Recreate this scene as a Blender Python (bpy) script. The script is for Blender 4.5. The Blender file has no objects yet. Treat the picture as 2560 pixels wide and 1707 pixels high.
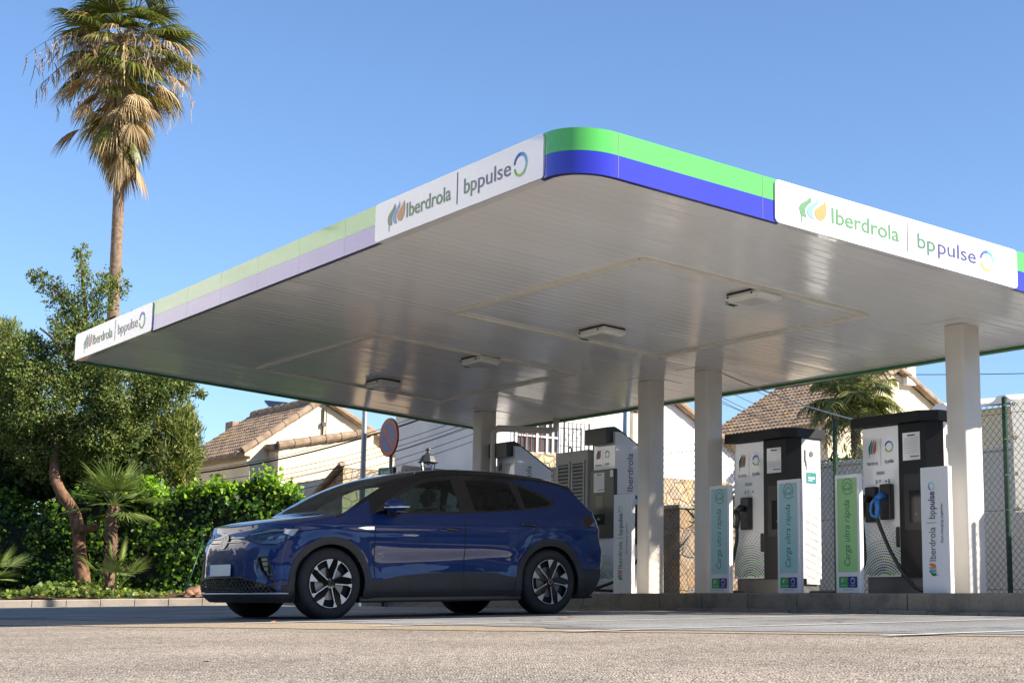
import bpy, bmesh, math, random
import numpy as np
from mathutils import Matrix, Vector
random.seed(7)
RNG = np.random.default_rng(11)
R_ = math.radians
scene = bpy.context.scene
COL = scene.collection

# ------------------------------------------------------------------ camera
# eye at the world origin, about 0.35 m above the road it looks along
PITCH, ROLL = 0.169, 0.0195
cam_d = bpy.data.cameras.new('camera')
cam_d.sensor_width = 36.0
cam_d.lens = 36.0 * 4000.0 / 2560.0
cam_d.clip_start = 0.05
cam_d.clip_end = 4000
cam_d.dof.use_dof = False
cam = bpy.data.objects.new('camera', cam_d)
COL.objects.link(cam)
_f = Vector((0, math.cos(PITCH), math.sin(PITCH)))
_u = Vector((0, -math.sin(PITCH), math.cos(PITCH)))
_r = Vector((1, 0, 0))
_r2 = math.cos(ROLL) * _r + math.sin(ROLL) * _u
_u2 = -math.sin(ROLL) * _r + math.cos(ROLL) * _u
cam.matrix_world = Matrix(((_r2.x, _u2.x, -_f.x, 0), (_r2.y, _u2.y, -_f.y, 0), (_r2.z, _u2.z, -_f.z, 0), (0, 0, 0, 1)))
scene.camera = cam

# ------------------------------------------------------------------ light
SUN_EL = R_(31.4)
SUN_H = Vector((0.936, -0.351, 0)).normalized()      # towards the sun
sun_dir = Vector((SUN_H.x * math.cos(SUN_EL), SUN_H.y * math.cos(SUN_EL), math.sin(SUN_EL)))
world = bpy.data.worlds.new('World')
scene.world = world
world.use_nodes = True
wn = world.node_tree.nodes
sky = wn.new('ShaderNodeTexSky')
sky.sky_type = 'NISHITA'
sky.sun_disc = False
sky.sun_elevation = SUN_EL
sky.sun_rotation = math.atan2(SUN_H.x, SUN_H.y)
sky.altitude = 50
sky.air_density = 1.0
sky.dust_density = 0.15
sky.ozone_density = 4.0
wn['Background'].inputs['Strength'].default_value = 0.092
tint = wn.new('ShaderNodeMix'); tint.data_type = 'RGBA'; tint.blend_type = 'MULTIPLY'
tint.inputs[0].default_value = 1.0; tint.inputs[7].default_value = (.90, .95, 1.05, 1)   # clear winter air, a little purer than the model
world.node_tree.links.new(sky.outputs[0], tint.inputs[6])
world.node_tree.links.new(tint.outputs[2], wn['Background'].inputs['Color'])
sun_d = bpy.data.lights.new('sun', 'SUN')
sun_d.energy = 5.0
sun_d.angle = R_(0.53)
sun_d.color = (1.0, 0.91, 0.78)
sun = bpy.data.objects.new('sun', sun_d)
COL.objects.link(sun)
sun.rotation_euler = sun_dir.to_track_quat('Z', 'Y').to_euler()
sun.location = sun_dir * 60
scene.view_settings.view_transform = 'Standard'
scene.view_settings.look = 'None'
scene.view_settings.exposure = 1.12
scene.view_settings.gamma = 1.0
scene.view_settings.use_curve_mapping = False
scene.cycles.max_bounces = 8
scene.cycles.transparent_max_bounces = 16

# ------------------------------------------------------------------ frames
YAW = 1.005                                            # street grid: L runs along the pump island, R across it
LV = Vector((-math.cos(YAW), math.sin(YAW), 0))
RV = Vector((math.sin(YAW), math.cos(YAW), 0))
P0 = Vector((0.4574, 12.0, 0.0))                       # under the canopy's near corner
def W(s, t, z=0.0):
    v = P0 + LV * s + RV * t
    return Vector((v.x, v.y, z))
def gz(x, y):
    return -0.084 + 0.027 * (x + 1.79) + 0.019 * (y - 16.4)
ROW = -YAW                                             # local x = -L, local y = +R
PX_F = 4000.0
def at(x, y, depth):
    """Photo pixel (2560 wide) to a world point at a known depth along +Y (used to survey positions)."""
    d = _f + _r2 * ((x - 1280) / PX_F) - _u2 * ((y - 853.5) / PX_F)
    return d * (depth / d.y)

# ------------------------------------------------------------------ helpers
MATS = {}
def new_mat(name):
    m = bpy.data.materials.new(name); m.use_nodes = True
    MATS[name] = m
    return m, m.node_tree, m.node_tree.nodes['Principled BSDF']
def N(nt, typ, **kw):
    n = nt.nodes.new(typ)
    for k, v in kw.items():
        if k in n.inputs: n.inputs[k].default_value = v
        else: setattr(n, k, v)
    return n
def ramp(nt, fac, stops):
    r = nt.nodes.new('ShaderNodeValToRGB')
    el = r.color_ramp.elements
    while len(el) < len(stops): el.new(0.5)
    for e, (p, c) in zip(el, stops):
        e.position = p; e.color = (c[0], c[1], c[2], 1)
    nt.links.new(fac, r.inputs[0])
    return r.outputs[0]
def coords(nt, scale=1.0, kind='Object'):
    tc = nt.nodes.new('ShaderNodeTexCoord')
    mp = nt.nodes.new('ShaderNodeMapping')
    mp.inputs['Scale'].default_value = (scale, scale, scale) if not isinstance(scale, tuple) else scale
    nt.links.new(tc.outputs[kind], mp.inputs[0])
    return mp.outputs[0]
def bump(nt, b, height, strength=0.3, dist=0.01):
    n = nt.nodes.new('ShaderNodeBump')
    n.inputs['Strength'].default_value = strength; n.inputs['Distance'].default_value = dist
    nt.links.new(height, n.inputs['Height']); nt.links.new(n.outputs[0], b.inputs['Normal'])
    return n
def simple(name, col, rough=0.5, metal=0.0, var=0.12, scale=6.0, coat=0.0, bumpy=0.0, spec=0.5):
    """Plain coated/painted/plastic surface with a little tonal mottling."""
    m, nt, b = new_mat(name)
    b.inputs['Roughness'].default_value = rough; b.inputs['Metallic'].default_value = metal
    b.inputs['Coat Weight'].default_value = coat; b.inputs['Coat Roughness'].default_value = 0.04
    b.inputs['Specular IOR Level'].default_value = spec
    if var > 0:
        n = N(nt, 'ShaderNodeTexNoise', Scale=scale, Detail=5.0)
        nt.links.new(coords(nt), n.inputs['Vector'])
        lo = [max(0, c * (1 - var)) for c in col]; hi = [min(1, c * (1 + var)) for c in col]
        nt.links.new(ramp(nt, n.outputs['Fac'], [(0.3, lo), (0.7, hi)]), b.inputs['Base Color'])
        if bumpy: bump(nt, b, n.outputs['Fac'], bumpy, 0.01)
    else:
        b.inputs['Base Color'].default_value = (*col, 1)
    return m

class MB:
    """Collects faces, then links them as ONE mesh object."""
    def __init__(s): s.v = []; s.f = []; s.mi = []; s.mats = []
    def m(s, mat):
        if mat not in s.mats: s.mats.append(mat)
        return s.mats.index(mat)
    def add(s, vs, fs, mat=None):
        o = len(s.v); k = s.m(mat) if mat is not None else 0
        s.v.extend([tuple(p) for p in vs])
        for f in fs: s.f.append(tuple(i + o for i in f)); s.mi.append(k)
    def box(s, a, b, mat=None, bev=0.0):
        x0, y0, z0 = a; x1, y1, z1 = b
        if bev <= 0:
            s.add([(x0,y0,z0),(x1,y0,z0),(x1,y1,z0),(x0,y1,z0),(x0,y0,z1),(x1,y0,z1),(x1,y1,z1),(x0,y1,z1)],
                  [(0,3,2,1),(4,5,6,7),(0,1,5,4),(1,2,6,5),(2,3,7,6),(3,0,4,7)], mat); return
        bm = bmesh.new()
        r = bmesh.ops.create_cube(bm, size=1.0)
        for v in bm.verts:
            v.co = Vector(((x0+x1)/2 + v.co.x*(x1-x0), (y0+y1)/2 + v.co.y*(y1-y0), (z0+z1)/2 + v.co.z*(z1-z0)))
        bmesh.ops.bevel(bm, geom=bm.edges[:] , offset=bev, segments=2, affect='EDGES', profile=0.6)
        s.bm(bm, mat)
    def bm(s, bm, mat=None):
        bm.verts.index_update()
        s.add([v.co[:] for v in bm.verts], [[v.index for v in f.verts] for f in bm.faces], mat); bm.free()
    def tube(s, pts, rad, n=8, mat=None, cap=True):
        pts = [Vector(p) for p in pts]; rs = rad if isinstance(rad, (list, tuple)) else [rad] * len(pts)
        vs = []; fs = []; prev = None
        for i, p in enumerate(pts):
            d = (pts[min(i+1, len(pts)-1)] - pts[max(i-1, 0)]).normalized()
            if prev is None:
                a = d.orthogonal().normalized()
            else:
                a = (prev - d * prev.dot(d)); a = a.normalized() if a.length > 1e-6 else d.orthogonal().normalized()
            prev = a; c = d.cross(a)
            for k in range(n):
                q = 2 * math.pi * k / n
                vs.append(p + (a * math.cos(q) + c * math.sin(q)) * rs[i])
        for i in range(len(pts) - 1):
            for k in range(n):
                fs.append((i*n+k, i*n+(k+1) % n, (i+1)*n+(k+1) % n, (i+1)*n+k))
        if cap:
            fs.append(tuple(range(n-1, -1, -1))); fs.append(tuple((len(pts)-1)*n+k for k in range(n)))
        s.add(vs, fs, mat)
    def lathe(s, prof, axis='z', n=32, c=(0,0,0), mat=None):
        """prof: (radius, height) pairs."""
        vs = []; fs = []
        for r, h in prof:
            for k in range(n):
                q = 2*math.pi*k/n; a, b2 = r*math.cos(q), r*math.sin(q)
                p = {'z': (a, b2, h), 'y': (a, h, b2), 'x': (h, a, b2)}[axis]
                vs.append((p[0]+c[0], p[1]+c[1], p[2]+c[2]))
        for i in range(len(prof)-1):
            for k in range(n):
                fs.append((i*n+k, i*n+(k+1) % n, (i+1)*n+(k+1) % n, (i+1)*n+k))
        s.add(vs, fs, mat)
    def prism(s, poly, fn, d0, d1, mat=None):
        """poly: 2D outline (ccw); fn(u, v, d) -> 3D point; a closed slab between depth d0 and d1."""
        n = len(poly)
        vs = [fn(u, v, d0) for u, v in poly] + [fn(u, v, d1) for u, v in poly]
        fs = [tuple(range(n)), tuple(range(2*n-1, n-1, -1))]
        fs += [(k, k+n, (k+1) % n + n, (k+1) % n) for k in range(n)]
        s.add(vs, fs, mat)
    def build(s, name, mat=None, parent=None, smooth=False, loc=None, rotz=None, angle=None):
        me = bpy.data.meshes.new(name)
        me.from_pydata(s.v, [], s.f)
        mats = s.mats if (s.mats and s.mats != [None]) else [mat]
        for mm in mats: me.materials.append(mm if mm is not None else mat)
        me.polygons.foreach_set('material_index', s.mi)
        if smooth: me.polygons.foreach_set('use_smooth', [True] * len(me.polygons))
        me.update()
        o = bpy.data.objects.new(name, me); COL.objects.link(o)
        if smooth and angle is not None: me.set_sharp_from_angle(angle=R_(angle))
        if parent is not None: o.parent = parent
        if loc is not None: o.location = loc
        if rotz is not None: o.rotation_euler = (0, 0, rotz)
        return o
def tag(o, label=None, cat=None, group=None, kind=None):
    if label: o['label'] = label
    if cat: o['category'] = cat
    if group: o['group'] = group
    if kind: o['kind'] = kind
    return o
def empty(name, loc=(0,0,0), rotz=0.0, label=None, cat=None, group=None):
    o = bpy.data.objects.new(name, None); COL.objects.link(o)
    o.empty_display_size = 0.2
    o.location = loc; o.rotation_euler = (0, 0, rotz)
    return tag(o, label, cat, group)
def kids(o): return [c for c in bpy.data.objects if c.parent == o]
def copy_tree(o, parent=None):
    c = o.copy(); COL.objects.link(c)
    if parent is not None: c.parent = parent
    for ch in kids(o): copy_tree(ch, c)
    return c
def pchip(xs, ys):
    xs = np.array(xs, float); ys = np.array(ys, float)
    h = np.diff(xs); d = np.diff(ys) / h
    m = np.zeros_like(ys)
    for i in range(1, len(xs)-1):
        if d[i-1]*d[i] > 0:
            w1 = 2*h[i]+h[i-1]; w2 = h[i]+2*h[i-1]
            m[i] = (w1+w2)/(w1/d[i-1]+w2/d[i])
    m[0] = d[0]; m[-1] = d[-1]
    def f(x):
        x = np.clip(np.asarray(x, float), xs[0], xs[-1])
        i = np.clip(np.searchsorted(xs, x)-1, 0, len(xs)-2)
        t = (x-xs[i])/h[i]
        return ((2*t**3-3*t**2+1)*ys[i] + (t**3-2*t**2+t)*h[i]*m[i] + (-2*t**3+3*t**2)*ys[i+1] + (t**3-t**2)*h[i]*m[i+1])
    return f

# ---- lettering and marks: everything is drawn as real little slabs lying on the surface that carries it
_TXT = {}
def text2d(s, bold=0.0, shear=0.0):
    k = (s, bold, shear)
    if k not in _TXT:
        cu = bpy.data.curves.new('t', 'FONT'); cu.body = s; cu.size = 1.0
        cu.offset = bold; cu.shear = shear; cu.resolution_u = 5
        o = bpy.data.objects.new('t', cu); COL.objects.link(o)
        me = bpy.data.meshes.new_from_object(o.evaluated_get(bpy.context.evaluated_depsgraph_get()))
        vs = [(v.co.x, v.co.y) for v in me.vertices]; fs = [tuple(p.vertices) for p in me.polygons]
        bpy.data.objects.remove(o); bpy.data.curves.remove(cu); bpy.data.meshes.remove(me)
        _TXT[k] = (vs, fs)
    return _TXT[k]
def put_text(mb, s, fn, u0, u1, base, h, d, mat, bold=0.0, shear=0.0, cap=0.70):
    """Fits s between u0 and u1 with capital height h standing on base; fn(u, v, d) places it."""
    vs, fs = text2d(s, bold, shear)
    xs = [v[0] for v in vs]; a, b = min(xs), max(xs)
    k = (u1-u0)/(b-a); q = h/cap
    mb.add([fn(u0+(x-a)*k, base+y*q, d) for x, y in vs], fs, mat)
def stroke(mb, pts, w, fn, d, mat, closed=False):
    n = len(pts); vs = []; fs = []
    for i in range(n):
        a = pts[i-1] if (i > 0 or closed) else pts[i]; b = pts[(i+1) % n] if (i < n-1 or closed) else pts[i]
        dx, dy = b[0]-a[0], b[1]-a[1]; l = math.hypot(dx, dy) or 1
        nx, ny = -dy/l*w/2, dx/l*w/2
        vs += [fn(pts[i][0]+nx, pts[i][1]+ny, d), fn(pts[i][0]-nx, pts[i][1]-ny, d)]
    for i in range(n if closed else n-1):
        j = (i+1) % n
        fs.append((2*i, 2*i+1, 2*j+1, 2*j))
    mb.add(vs, fs, mat)
def smooth_loop(p, k=3):
    """Catmull-Rom through a closed outline."""
    out = []; n = len(p)
    for i in range(n):
        p0, p1, p2, p3 = p[i-1], p[i], p[(i+1) % n], p[(i+2) % n]
        for j in range(k):
            t = j/k
            out.append(tuple(0.5*(2*p1[c]+(p2[c]-p0[c])*t+(2*p0[c]-5*p1[c]+4*p2[c]-p3[c])*t*t+(3*p1[c]-p0[c]-3*p2[c]+p3[c])*t**3) for c in (0, 1)))
    return out
FL_ORANGE = [(.944,.99),(.985,.80),(.995,.643),(.965,.45),(.915,.335),(.793,.217),(.646,.267),(.575,.35),(.544,.438),(.555,.53),(.598,.606),(.69,.70),(.793,.787),(.90,.90)]
FL_BLUE = [(.676,1.02),(.70,.90),(.715,.822),(.63,.74),(.561,.662),(.50,.57),(.48,.488),(.482,.40),(.50,.34),(.549,.225),(.49,.205),(.427,.21),(.36,.26),(.305,.333),(.28,.39),(.273,.456),(.29,.54),(.329,.603),(.40,.69),(.476,.761),(.56,.83),(.622,.898)]
FL_GREEN = [(.415,1.01),(.435,.90),(.446,.797),(.38,.73),(.305,.641),(.24,.54),(.22,.443),(.222,.39),(.232,.336),(.268,.225),(.22,.205),(.159,.207),(.085,.222),(.045,.27),(.02,.35),(.0,.475),(.012,.55),(.037,.605),(.10,.685),(.183,.752),(.26,.81),(.33,.878)]
FL_STEM = [(.062,.235),(.092,.235),(.112,.0),(.075,.0)]
def tri_fill(mb, poly, fn, d, mat):
    bm = bmesh.new()
    vs = [bm.verts.new((p[0], p[1], 0)) for p in poly]
    f = bm.faces.new(vs)
    bmesh.ops.triangulate(bm, faces=[f], ngon_method='EAR_CLIP')
    bm.verts.index_update()
    mb.add([fn(v.co.x, v.co.y, d) for v in bm.verts], [[v.index for v in q.verts] for q in bm.faces], mat); bm.free()
def flame(mb, fn, u0, u1, v0, h, d, mats):
    for poly, m in ((FL_GREEN, mats[0]), (FL_STEM, mats[0]), (FL_BLUE, mats[1]), (FL_ORANGE, mats[2])):
        tri_fill(mb, [(u0+x*(u1-u0), v0+y*h) for x, y in poly], fn, d, m)
def swirl(mb, fn, cu, cv, ru, rv, d, mats, thick=0.27):
    """Open ring, colours running clockwise from the gap on its left."""
    n = 60; a0, a1 = 172, -166
    for i in range(n):
        t0, t1 = i/n, (i+1)/n
        q0, q1 = R_(a0+(a1-a0)*t0), R_(a0+(a1-a0)*t1)
        k = mats[min(len(mats)-1, int((t0+t1)/2*len(mats)))]
        w = 1-thick*(0.82+0.3*math.sin(math.pi*min(1, t0*1.3)))
        p = [(math.cos(q0), math.sin(q0)), (math.cos(q1), math.sin(q1))]
        mb.add([fn(cu+ru*p[0][0], cv+rv*p[0][1], d), fn(cu+ru*p[1][0], cv+rv*p[1][1], d),
                fn(cu+ru*w*p[1][0], cv+rv*w*p[1][1], d), fn(cu+ru*w*p[0][0], cv+rv*w*p[0][1], d)], [(0, 1, 2, 3)], k)
def rrect(x0, y0, x1, y1, r, n=5):
    out = []
    for cx, cy, a in ((x1-r, y0+r, -90), (x1-r, y1-r, 0), (x0+r, y1-r, 90), (x0+r, y0+r, 180)):
        for k in range(n+1):
            q = R_(a+90*k/n); out.append((cx+r*math.cos(q), cy+r*math.sin(q)))
    return out
# ------------------------------------------------------------------ materials
WHITE_PAINT = simple('white_paint', (.74, .73, .71), .35, var=.04, scale=3)
COLUMN_PAINT = simple('column_paint', (.66, .62, .56), .45, var=.06, scale=2.5, bumpy=.05)
SIGN_WHITE = simple('sign_white', (.80, .80, .81), .22, var=.02, scale=2)
FASCIA_GREEN = simple('fascia_green', (.10, .50, .075), .10, var=.05, scale=1.5, coat=.62)
FASCIA_BLUE = simple('fascia_blue', (.030, .028, .45), .10, var=.05, scale=1.5, coat=.62)
for _m in (FASCIA_GREEN, FASCIA_BLUE): _m.node_tree.nodes['Principled BSDF'].inputs['Coat IOR'].default_value = 1.6
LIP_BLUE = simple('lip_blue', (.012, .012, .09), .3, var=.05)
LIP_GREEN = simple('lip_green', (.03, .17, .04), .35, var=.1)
GREEN_INK = simple('green_ink', (.03, .175, .045), .4, var=0)
DKGREEN_INK = simple('dark_green_ink', (.02, .125, .05), .4, var=0)
BLUE_INK = simple('light_blue_ink', (.12, .30, .60), .4, var=0)
ORANGE_INK = simple('orange_ink', (.62, .20, .015), .4, var=0)
NAVY_INK = simple('navy_ink', (.018, .012, .15), .4, var=0)
GREY_INK = simple('grey_ink', (.10, .10, .11), .5, var=0)
LIGHT_INK = simple('light_grey_ink', (.42, .43, .44), .5, var=0)
for _m in (GREEN_INK, DKGREEN_INK, BLUE_INK, ORANGE_INK, NAVY_INK, SIGN_WHITE):
    _b = _m.node_tree.nodes['Principled BSDF']; _b.inputs['Coat Weight'].default_value = .35 if _m is not SIGN_WHITE else .8; _b.inputs['Coat IOR'].default_value = 1.6
SW = [simple('swirl_'+n, c, .4, var=0) for n, c in (('navy', (.015,.03,.30)), ('blue', (.02,.09,.62)), ('sky', (.06,.33,.75)), ('cyan', (.20,.58,.75)),
      ('pale', (.42,.72,.66)), ('mint', (.40,.68,.22)), ('lime', (.45,.66,.05)), ('leaf', (.28,.58,.03)))]
FL = (GREEN_INK, BLUE_INK, ORANGE_INK)
FL2 = (simple('deep_green_ink', (.01,.15,.09), .4, var=0), simple('deep_blue_ink', (.03,.25,.42), .4, var=0), simple('deep_orange_ink', (.62,.14,.02), .4, var=0))
BLACK_PLASTIC = simple('black_plastic', (.018, .018, .019), .38, var=.15, scale=8)
DARK_CLAD = simple('dark_cladding', (.030, .030, .032), .62, var=.12, scale=14)
GLOSS_BLACK = simple('gloss_black', (.008, .008, .010), .08, var=0, coat=.6)
RUBBER = simple('rubber', (.017, .017, .018), .75, var=.2, scale=20)
STEEL = simple('galvanised_steel', (.42, .44, .46), .45, metal=.75, var=.15, scale=5)
STAINLESS = simple('plinth_steel', (.20, .20, .20), .35, metal=.7, var=.1, scale=3)
ALLOY = simple('alloy', (.50, .505, .51), .35, metal=.5, var=.03)
CHROME = simple('chrome', (.72, .72, .72), .10, metal=1.0, var=0)
CABINET = simple('cabinet_paint', (.46, .44, .40), .45, var=.05)
CABINET_SIDE = CABINET
GREEN_POST = simple('green_post_paint', (.010, .055, .032), .4, var=.2, scale=9)
WIRE = simple('fence_wire', (.05, .06, .055), .5, metal=.2, var=.2, scale=15)
CABLE = simple('black_cable', (.012, .012, .013), .5, var=.1)
SCREEN = simple('dark_screen', (.012, .013, .018), .12, var=0)
DISPLAY = simple('lcd_display', (.17, .18, .11), .25, var=.05)
LOUVRE = simple('louvre_dark', (.07, .06, .045), .6, var=.1)

def mk_soffit():
    m, nt, b = new_mat('soffit_panel')
    b.inputs['Roughness'].default_value = .20
    n = N(nt, 'ShaderNodeTexNoise', Scale=1.1, Detail=3.0)
    nt.links.new(coords(nt, (1.0, .25, 1.0)), n.inputs['Vector'])
    nt.links.new(ramp(nt, n.outputs['Fac'], [(.3, (.72, .735, .745)), (.7, (.78, .795, .805))]), b.inputs['Base Color'])
    n2 = N(nt, 'ShaderNodeTexNoise', Scale=2.2, Detail=2.0)
    nt.links.new(coords(nt, (1.5, .5, 1.0)), n2.inputs['Vector'])
    bump(nt, b, n2.outputs['Fac'], .06, .02)
    mr = N(nt, 'ShaderNodeMapRange'); mr.inputs[3].default_value = .10; mr.inputs[4].default_value = .20
    nt.links.new(n.outputs['Fac'], mr.inputs[0]); nt.links.new(mr.outputs[0], b.inputs['Roughness'])
    return m
SOFFIT = mk_soffit()

def mk_asphalt(name, lo, hi, spec_scale, rough=.85, bstr=.9, bdist=.012, patch=.25, stain=.0):
    """Aggregate set in bitumen: stones of several tones, with broad worn patches."""
    m, nt, b = new_mat(name)
    co = coords(nt)
    v = N(nt, 'ShaderNodeTexVoronoi', Scale=spec_scale, feature='F1')
    nt.links.new(co, v.inputs['Vector'])
    sep = N(nt, 'ShaderNodeSeparateColor'); nt.links.new(v.outputs['Color'], sep.inputs[0])
    stone = ramp(nt, sep.outputs[0], [(0.0, [c*.55 for c in lo]), (.30, lo), (.65, hi), (1.0, [min(1, c*1.35) for c in hi])])
    big = N(nt, 'ShaderNodeTexNoise', Scale=.45, Detail=6.0, Roughness=.6); nt.links.new(co, big.inputs['Vector'])
    pr = ramp(nt, big.outputs['Fac'], [(.3, (1-patch,)*3), (.7, (1+patch*.4,)*3)])
    mx = N(nt, 'ShaderNodeMix', data_type='RGBA', blend_type='MULTIPLY'); mx.inputs[0].default_value = 1
    nt.links.new(stone, mx.inputs[6]); nt.links.new(pr, mx.inputs[7])
    dk = ramp(nt, v.outputs['Distance'], [(.35, (1, 1, 1)), (.85, (.42, .40, .38))])
    mx2 = N(nt, 'ShaderNodeMix', data_type='RGBA', blend_type='MULTIPLY'); mx2.inputs[0].default_value = .75
    nt.links.new(mx.outputs[2], mx2.inputs[6]); nt.links.new(dk, mx2.inputs[7])
    last = mx2.outputs[2]
    if stain:      # oil drips, scuffs and hairline cracks
        n3 = N(nt, 'ShaderNodeTexNoise', Scale=1.6, Detail=7.0, Roughness=.72); nt.links.new(co, n3.inputs['Vector'])
        k3 = ramp(nt, n3.outputs['Fac'], [(.54, (1, 1, 1)), (.64, (1-stain,)*3)])
        cr = N(nt, 'ShaderNodeTexVoronoi', Scale=.55, feature='DISTANCE_TO_EDGE')
        wv = N(nt, 'ShaderNodeMix', data_type='VECTOR'); wv.inputs[0].default_value = .25
        nt.links.new(co, wv.inputs[4]); nt.links.new(n3.outputs['Color'], wv.inputs[5]); nt.links.new(wv.outputs[1], cr.inputs['Vector'])
        kc = ramp(nt, cr.outputs['Distance'], [(.0, (.45,)*3), (.012, (1, 1, 1))])
        for k in ((k3, kc) if stain > .3 else (k3,)):
            m3 = N(nt, 'ShaderNodeMix', data_type='RGBA', blend_type='MULTIPLY'); m3.inputs[0].default_value = 1
            nt.links.new(last, m3.inputs[6]); nt.links.new(k, m3.inputs[7]); last = m3.outputs[2]
    nt.links.new(last, b.inputs['Base Color'])
    b.inputs['Roughness'].default_value = rough; b.inputs['Specular IOR Level'].default_value = .22
    inv = N(nt, 'ShaderNodeMath', operation='SUBTRACT'); inv.inputs[0].default_value = 1
    nt.links.new(v.outputs['Distance'], inv.inputs[1])
    bump(nt, b, inv.outputs[0], bstr, bdist)
    return m
ROAD = mk_asphalt('chip_seal_road', (.33, .272, .208), (.62, .525, .425), 88, patch=.28, stain=.16)
GRIT = mk_asphalt('sandy_grit', (.40, .32, .22), (.54, .44, .315), 160, bstr=.4, bdist=.006, patch=.15)
APRON = mk_asphalt('smooth_asphalt', (.28, .28, .275), (.42, .415, .405), 190, rough=.6, bstr=.25, bdist=.004, patch=.4, stain=.38)
SOIL = mk_asphalt('red_soil', (.08, .045, .025), (.20, .12, .07), 40, rough=.95, patch=.3)
PAINT_LINE = simple('road_paint', (.62, .62, .60), .6, var=.18, scale=25)

def mk_concrete(name, col, stain=.5, scale=2.5):
    m, nt, b = new_mat(name)
    co = coords(nt)
    n = N(nt, 'ShaderNodeTexNoise', Scale=scale, Detail=8.0, Roughness=.65); nt.links.new(co, n.inputs['Vector'])
    n2 = N(nt, 'ShaderNodeTexNoise', Scale=60.0, Detail=3.0); nt.links.new(co, n2.inputs['Vector'])
    c = ramp(nt, n.outputs['Fac'], [(.28, [x*(1-stain) for x in col]), (.5, col), (.75, [min(1, x*1.15) for x in col])])
    sp = ramp(nt, n2.outputs['Fac'], [(.3, (.8,)*3), (.7, (1.1,)*3)])
    mx = N(nt, 'ShaderNodeMix', data_type='RGBA', blend_type='MULTIPLY'); mx.inputs[0].default_value = 1
    nt.links.new(c, mx.inputs[6]); nt.links.new(sp, mx.inputs[7])
    nt.links.new(mx.outputs[2], b.inputs['Base Color'])
    b.inputs['Roughness'].default_value = .85
    bump(nt, b, n2.outputs['Fac'], .35, .006)
    return m
KERB_DARK = mk_concrete('weathered_kerb', (.25, .215, .17), .55)
KERB_PALE = mk_concrete('pale_kerb', (.40, .345, .28), .25)
PLASTER_CREAM = mk_concrete('cream_plaster', (.74, .635, .45), .14, 1.2)
PLASTER_WHITE = mk_concrete('white_plaster', (.78, .76, .74), .10, 1.0)
TARP = simple('white_tarpaulin', (.74, .74, .72), .5, var=.04)
def _thin(m, col, k):
    nt = m.node_tree; b = nt.nodes['Principled BSDF']
    t = N(nt, 'ShaderNodeBsdfTranslucent'); t.inputs[0].default_value = (*col, 1)
    x = N(nt, 'ShaderNodeMixShader'); x.inputs[0].default_value = k
    nt.links.new(b.outputs[0], x.inputs[1]); nt.links.new(t.outputs[0], x.inputs[2])
    nt.links.new(x.outputs[0], nt.nodes['Material Output'].inputs['Surface'])
_thin(TARP, (.74, .74, .72), .38)

def mk_rubble(name, cols, scale=3.2):
    m, nt, b = new_mat(name)
    co = coords(nt)
    nz = N(nt, 'ShaderNodeTexNoise', Scale=3.0, Detail=3.0); nt.links.new(co, nz.inputs['Vector'])
    ad = N(nt, 'ShaderNodeMix', data_type='VECTOR'); ad.inputs[0].default_value = .06
    nt.links.new(co, ad.inputs[4]); nt.links.new(nz.outputs['Color'], ad.inputs[5])
    v = N(nt, 'ShaderNodeTexVoronoi', Scale=scale); nt.links.new(ad.outputs[1], v.inputs['Vector'])
    e = N(nt, 'ShaderNodeTexVoronoi', Scale=scale, feature='DISTANCE_TO_EDGE'); nt.links.new(ad.outputs[1], e.inputs['Vector'])
    sep = N(nt, 'ShaderNodeSeparateColor'); nt.links.new(v.outputs['Color'], sep.inputs[0])
    st = ramp(nt, sep.outputs[0], [(i/(len(cols)-1), c) for i, c in enumerate(cols)])
    d2 = N(nt, 'ShaderNodeTexNoise', Scale=14.0, Detail=6.0); nt.links.new(co, d2.inputs['Vector'])
    mo = ramp(nt, d2.outputs['Fac'], [(.3, (.68,)*3), (.7, (1.12,)*3)])
    mx = N(nt, 'ShaderNodeMix', data_type='RGBA', blend_type='MULTIPLY'); mx.inputs[0].default_value = 1
    nt.links.new(st, mx.inputs[6]); nt.links.new(mo, mx.inputs[7])
    mask = ramp(nt, e.outputs['Distance'], [(.015, (0, 0, 0)), (.05, (1, 1, 1))])
    mm = N(nt, 'ShaderNodeMix', data_type='RGBA'); mm.inputs[6].default_value = (.24, .20, .15, 1)
    nt.links.new(mask, mm.inputs[0]); nt.links.new(mx.outputs[2], mm.inputs[7])
    nt.links.new(mm.outputs[2], b.inputs['Base Color'])
    b.inputs['Roughness'].default_value = .85
    bump(nt, b, mask, .7, .03)
    return m
RUBBLE = mk_rubble('rubble_stone', [(.22,.15,.095), (.33,.22,.125), (.40,.29,.18), (.22,.185,.16), (.36,.23,.115)], 4.6)
RUBBLE_GOLD = mk_rubble('golden_stone', [(.36,.30,.25), (.52,.37,.20), (.58,.43,.25), (.44,.38,.32), (.54,.38,.20)], 5.0)

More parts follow.
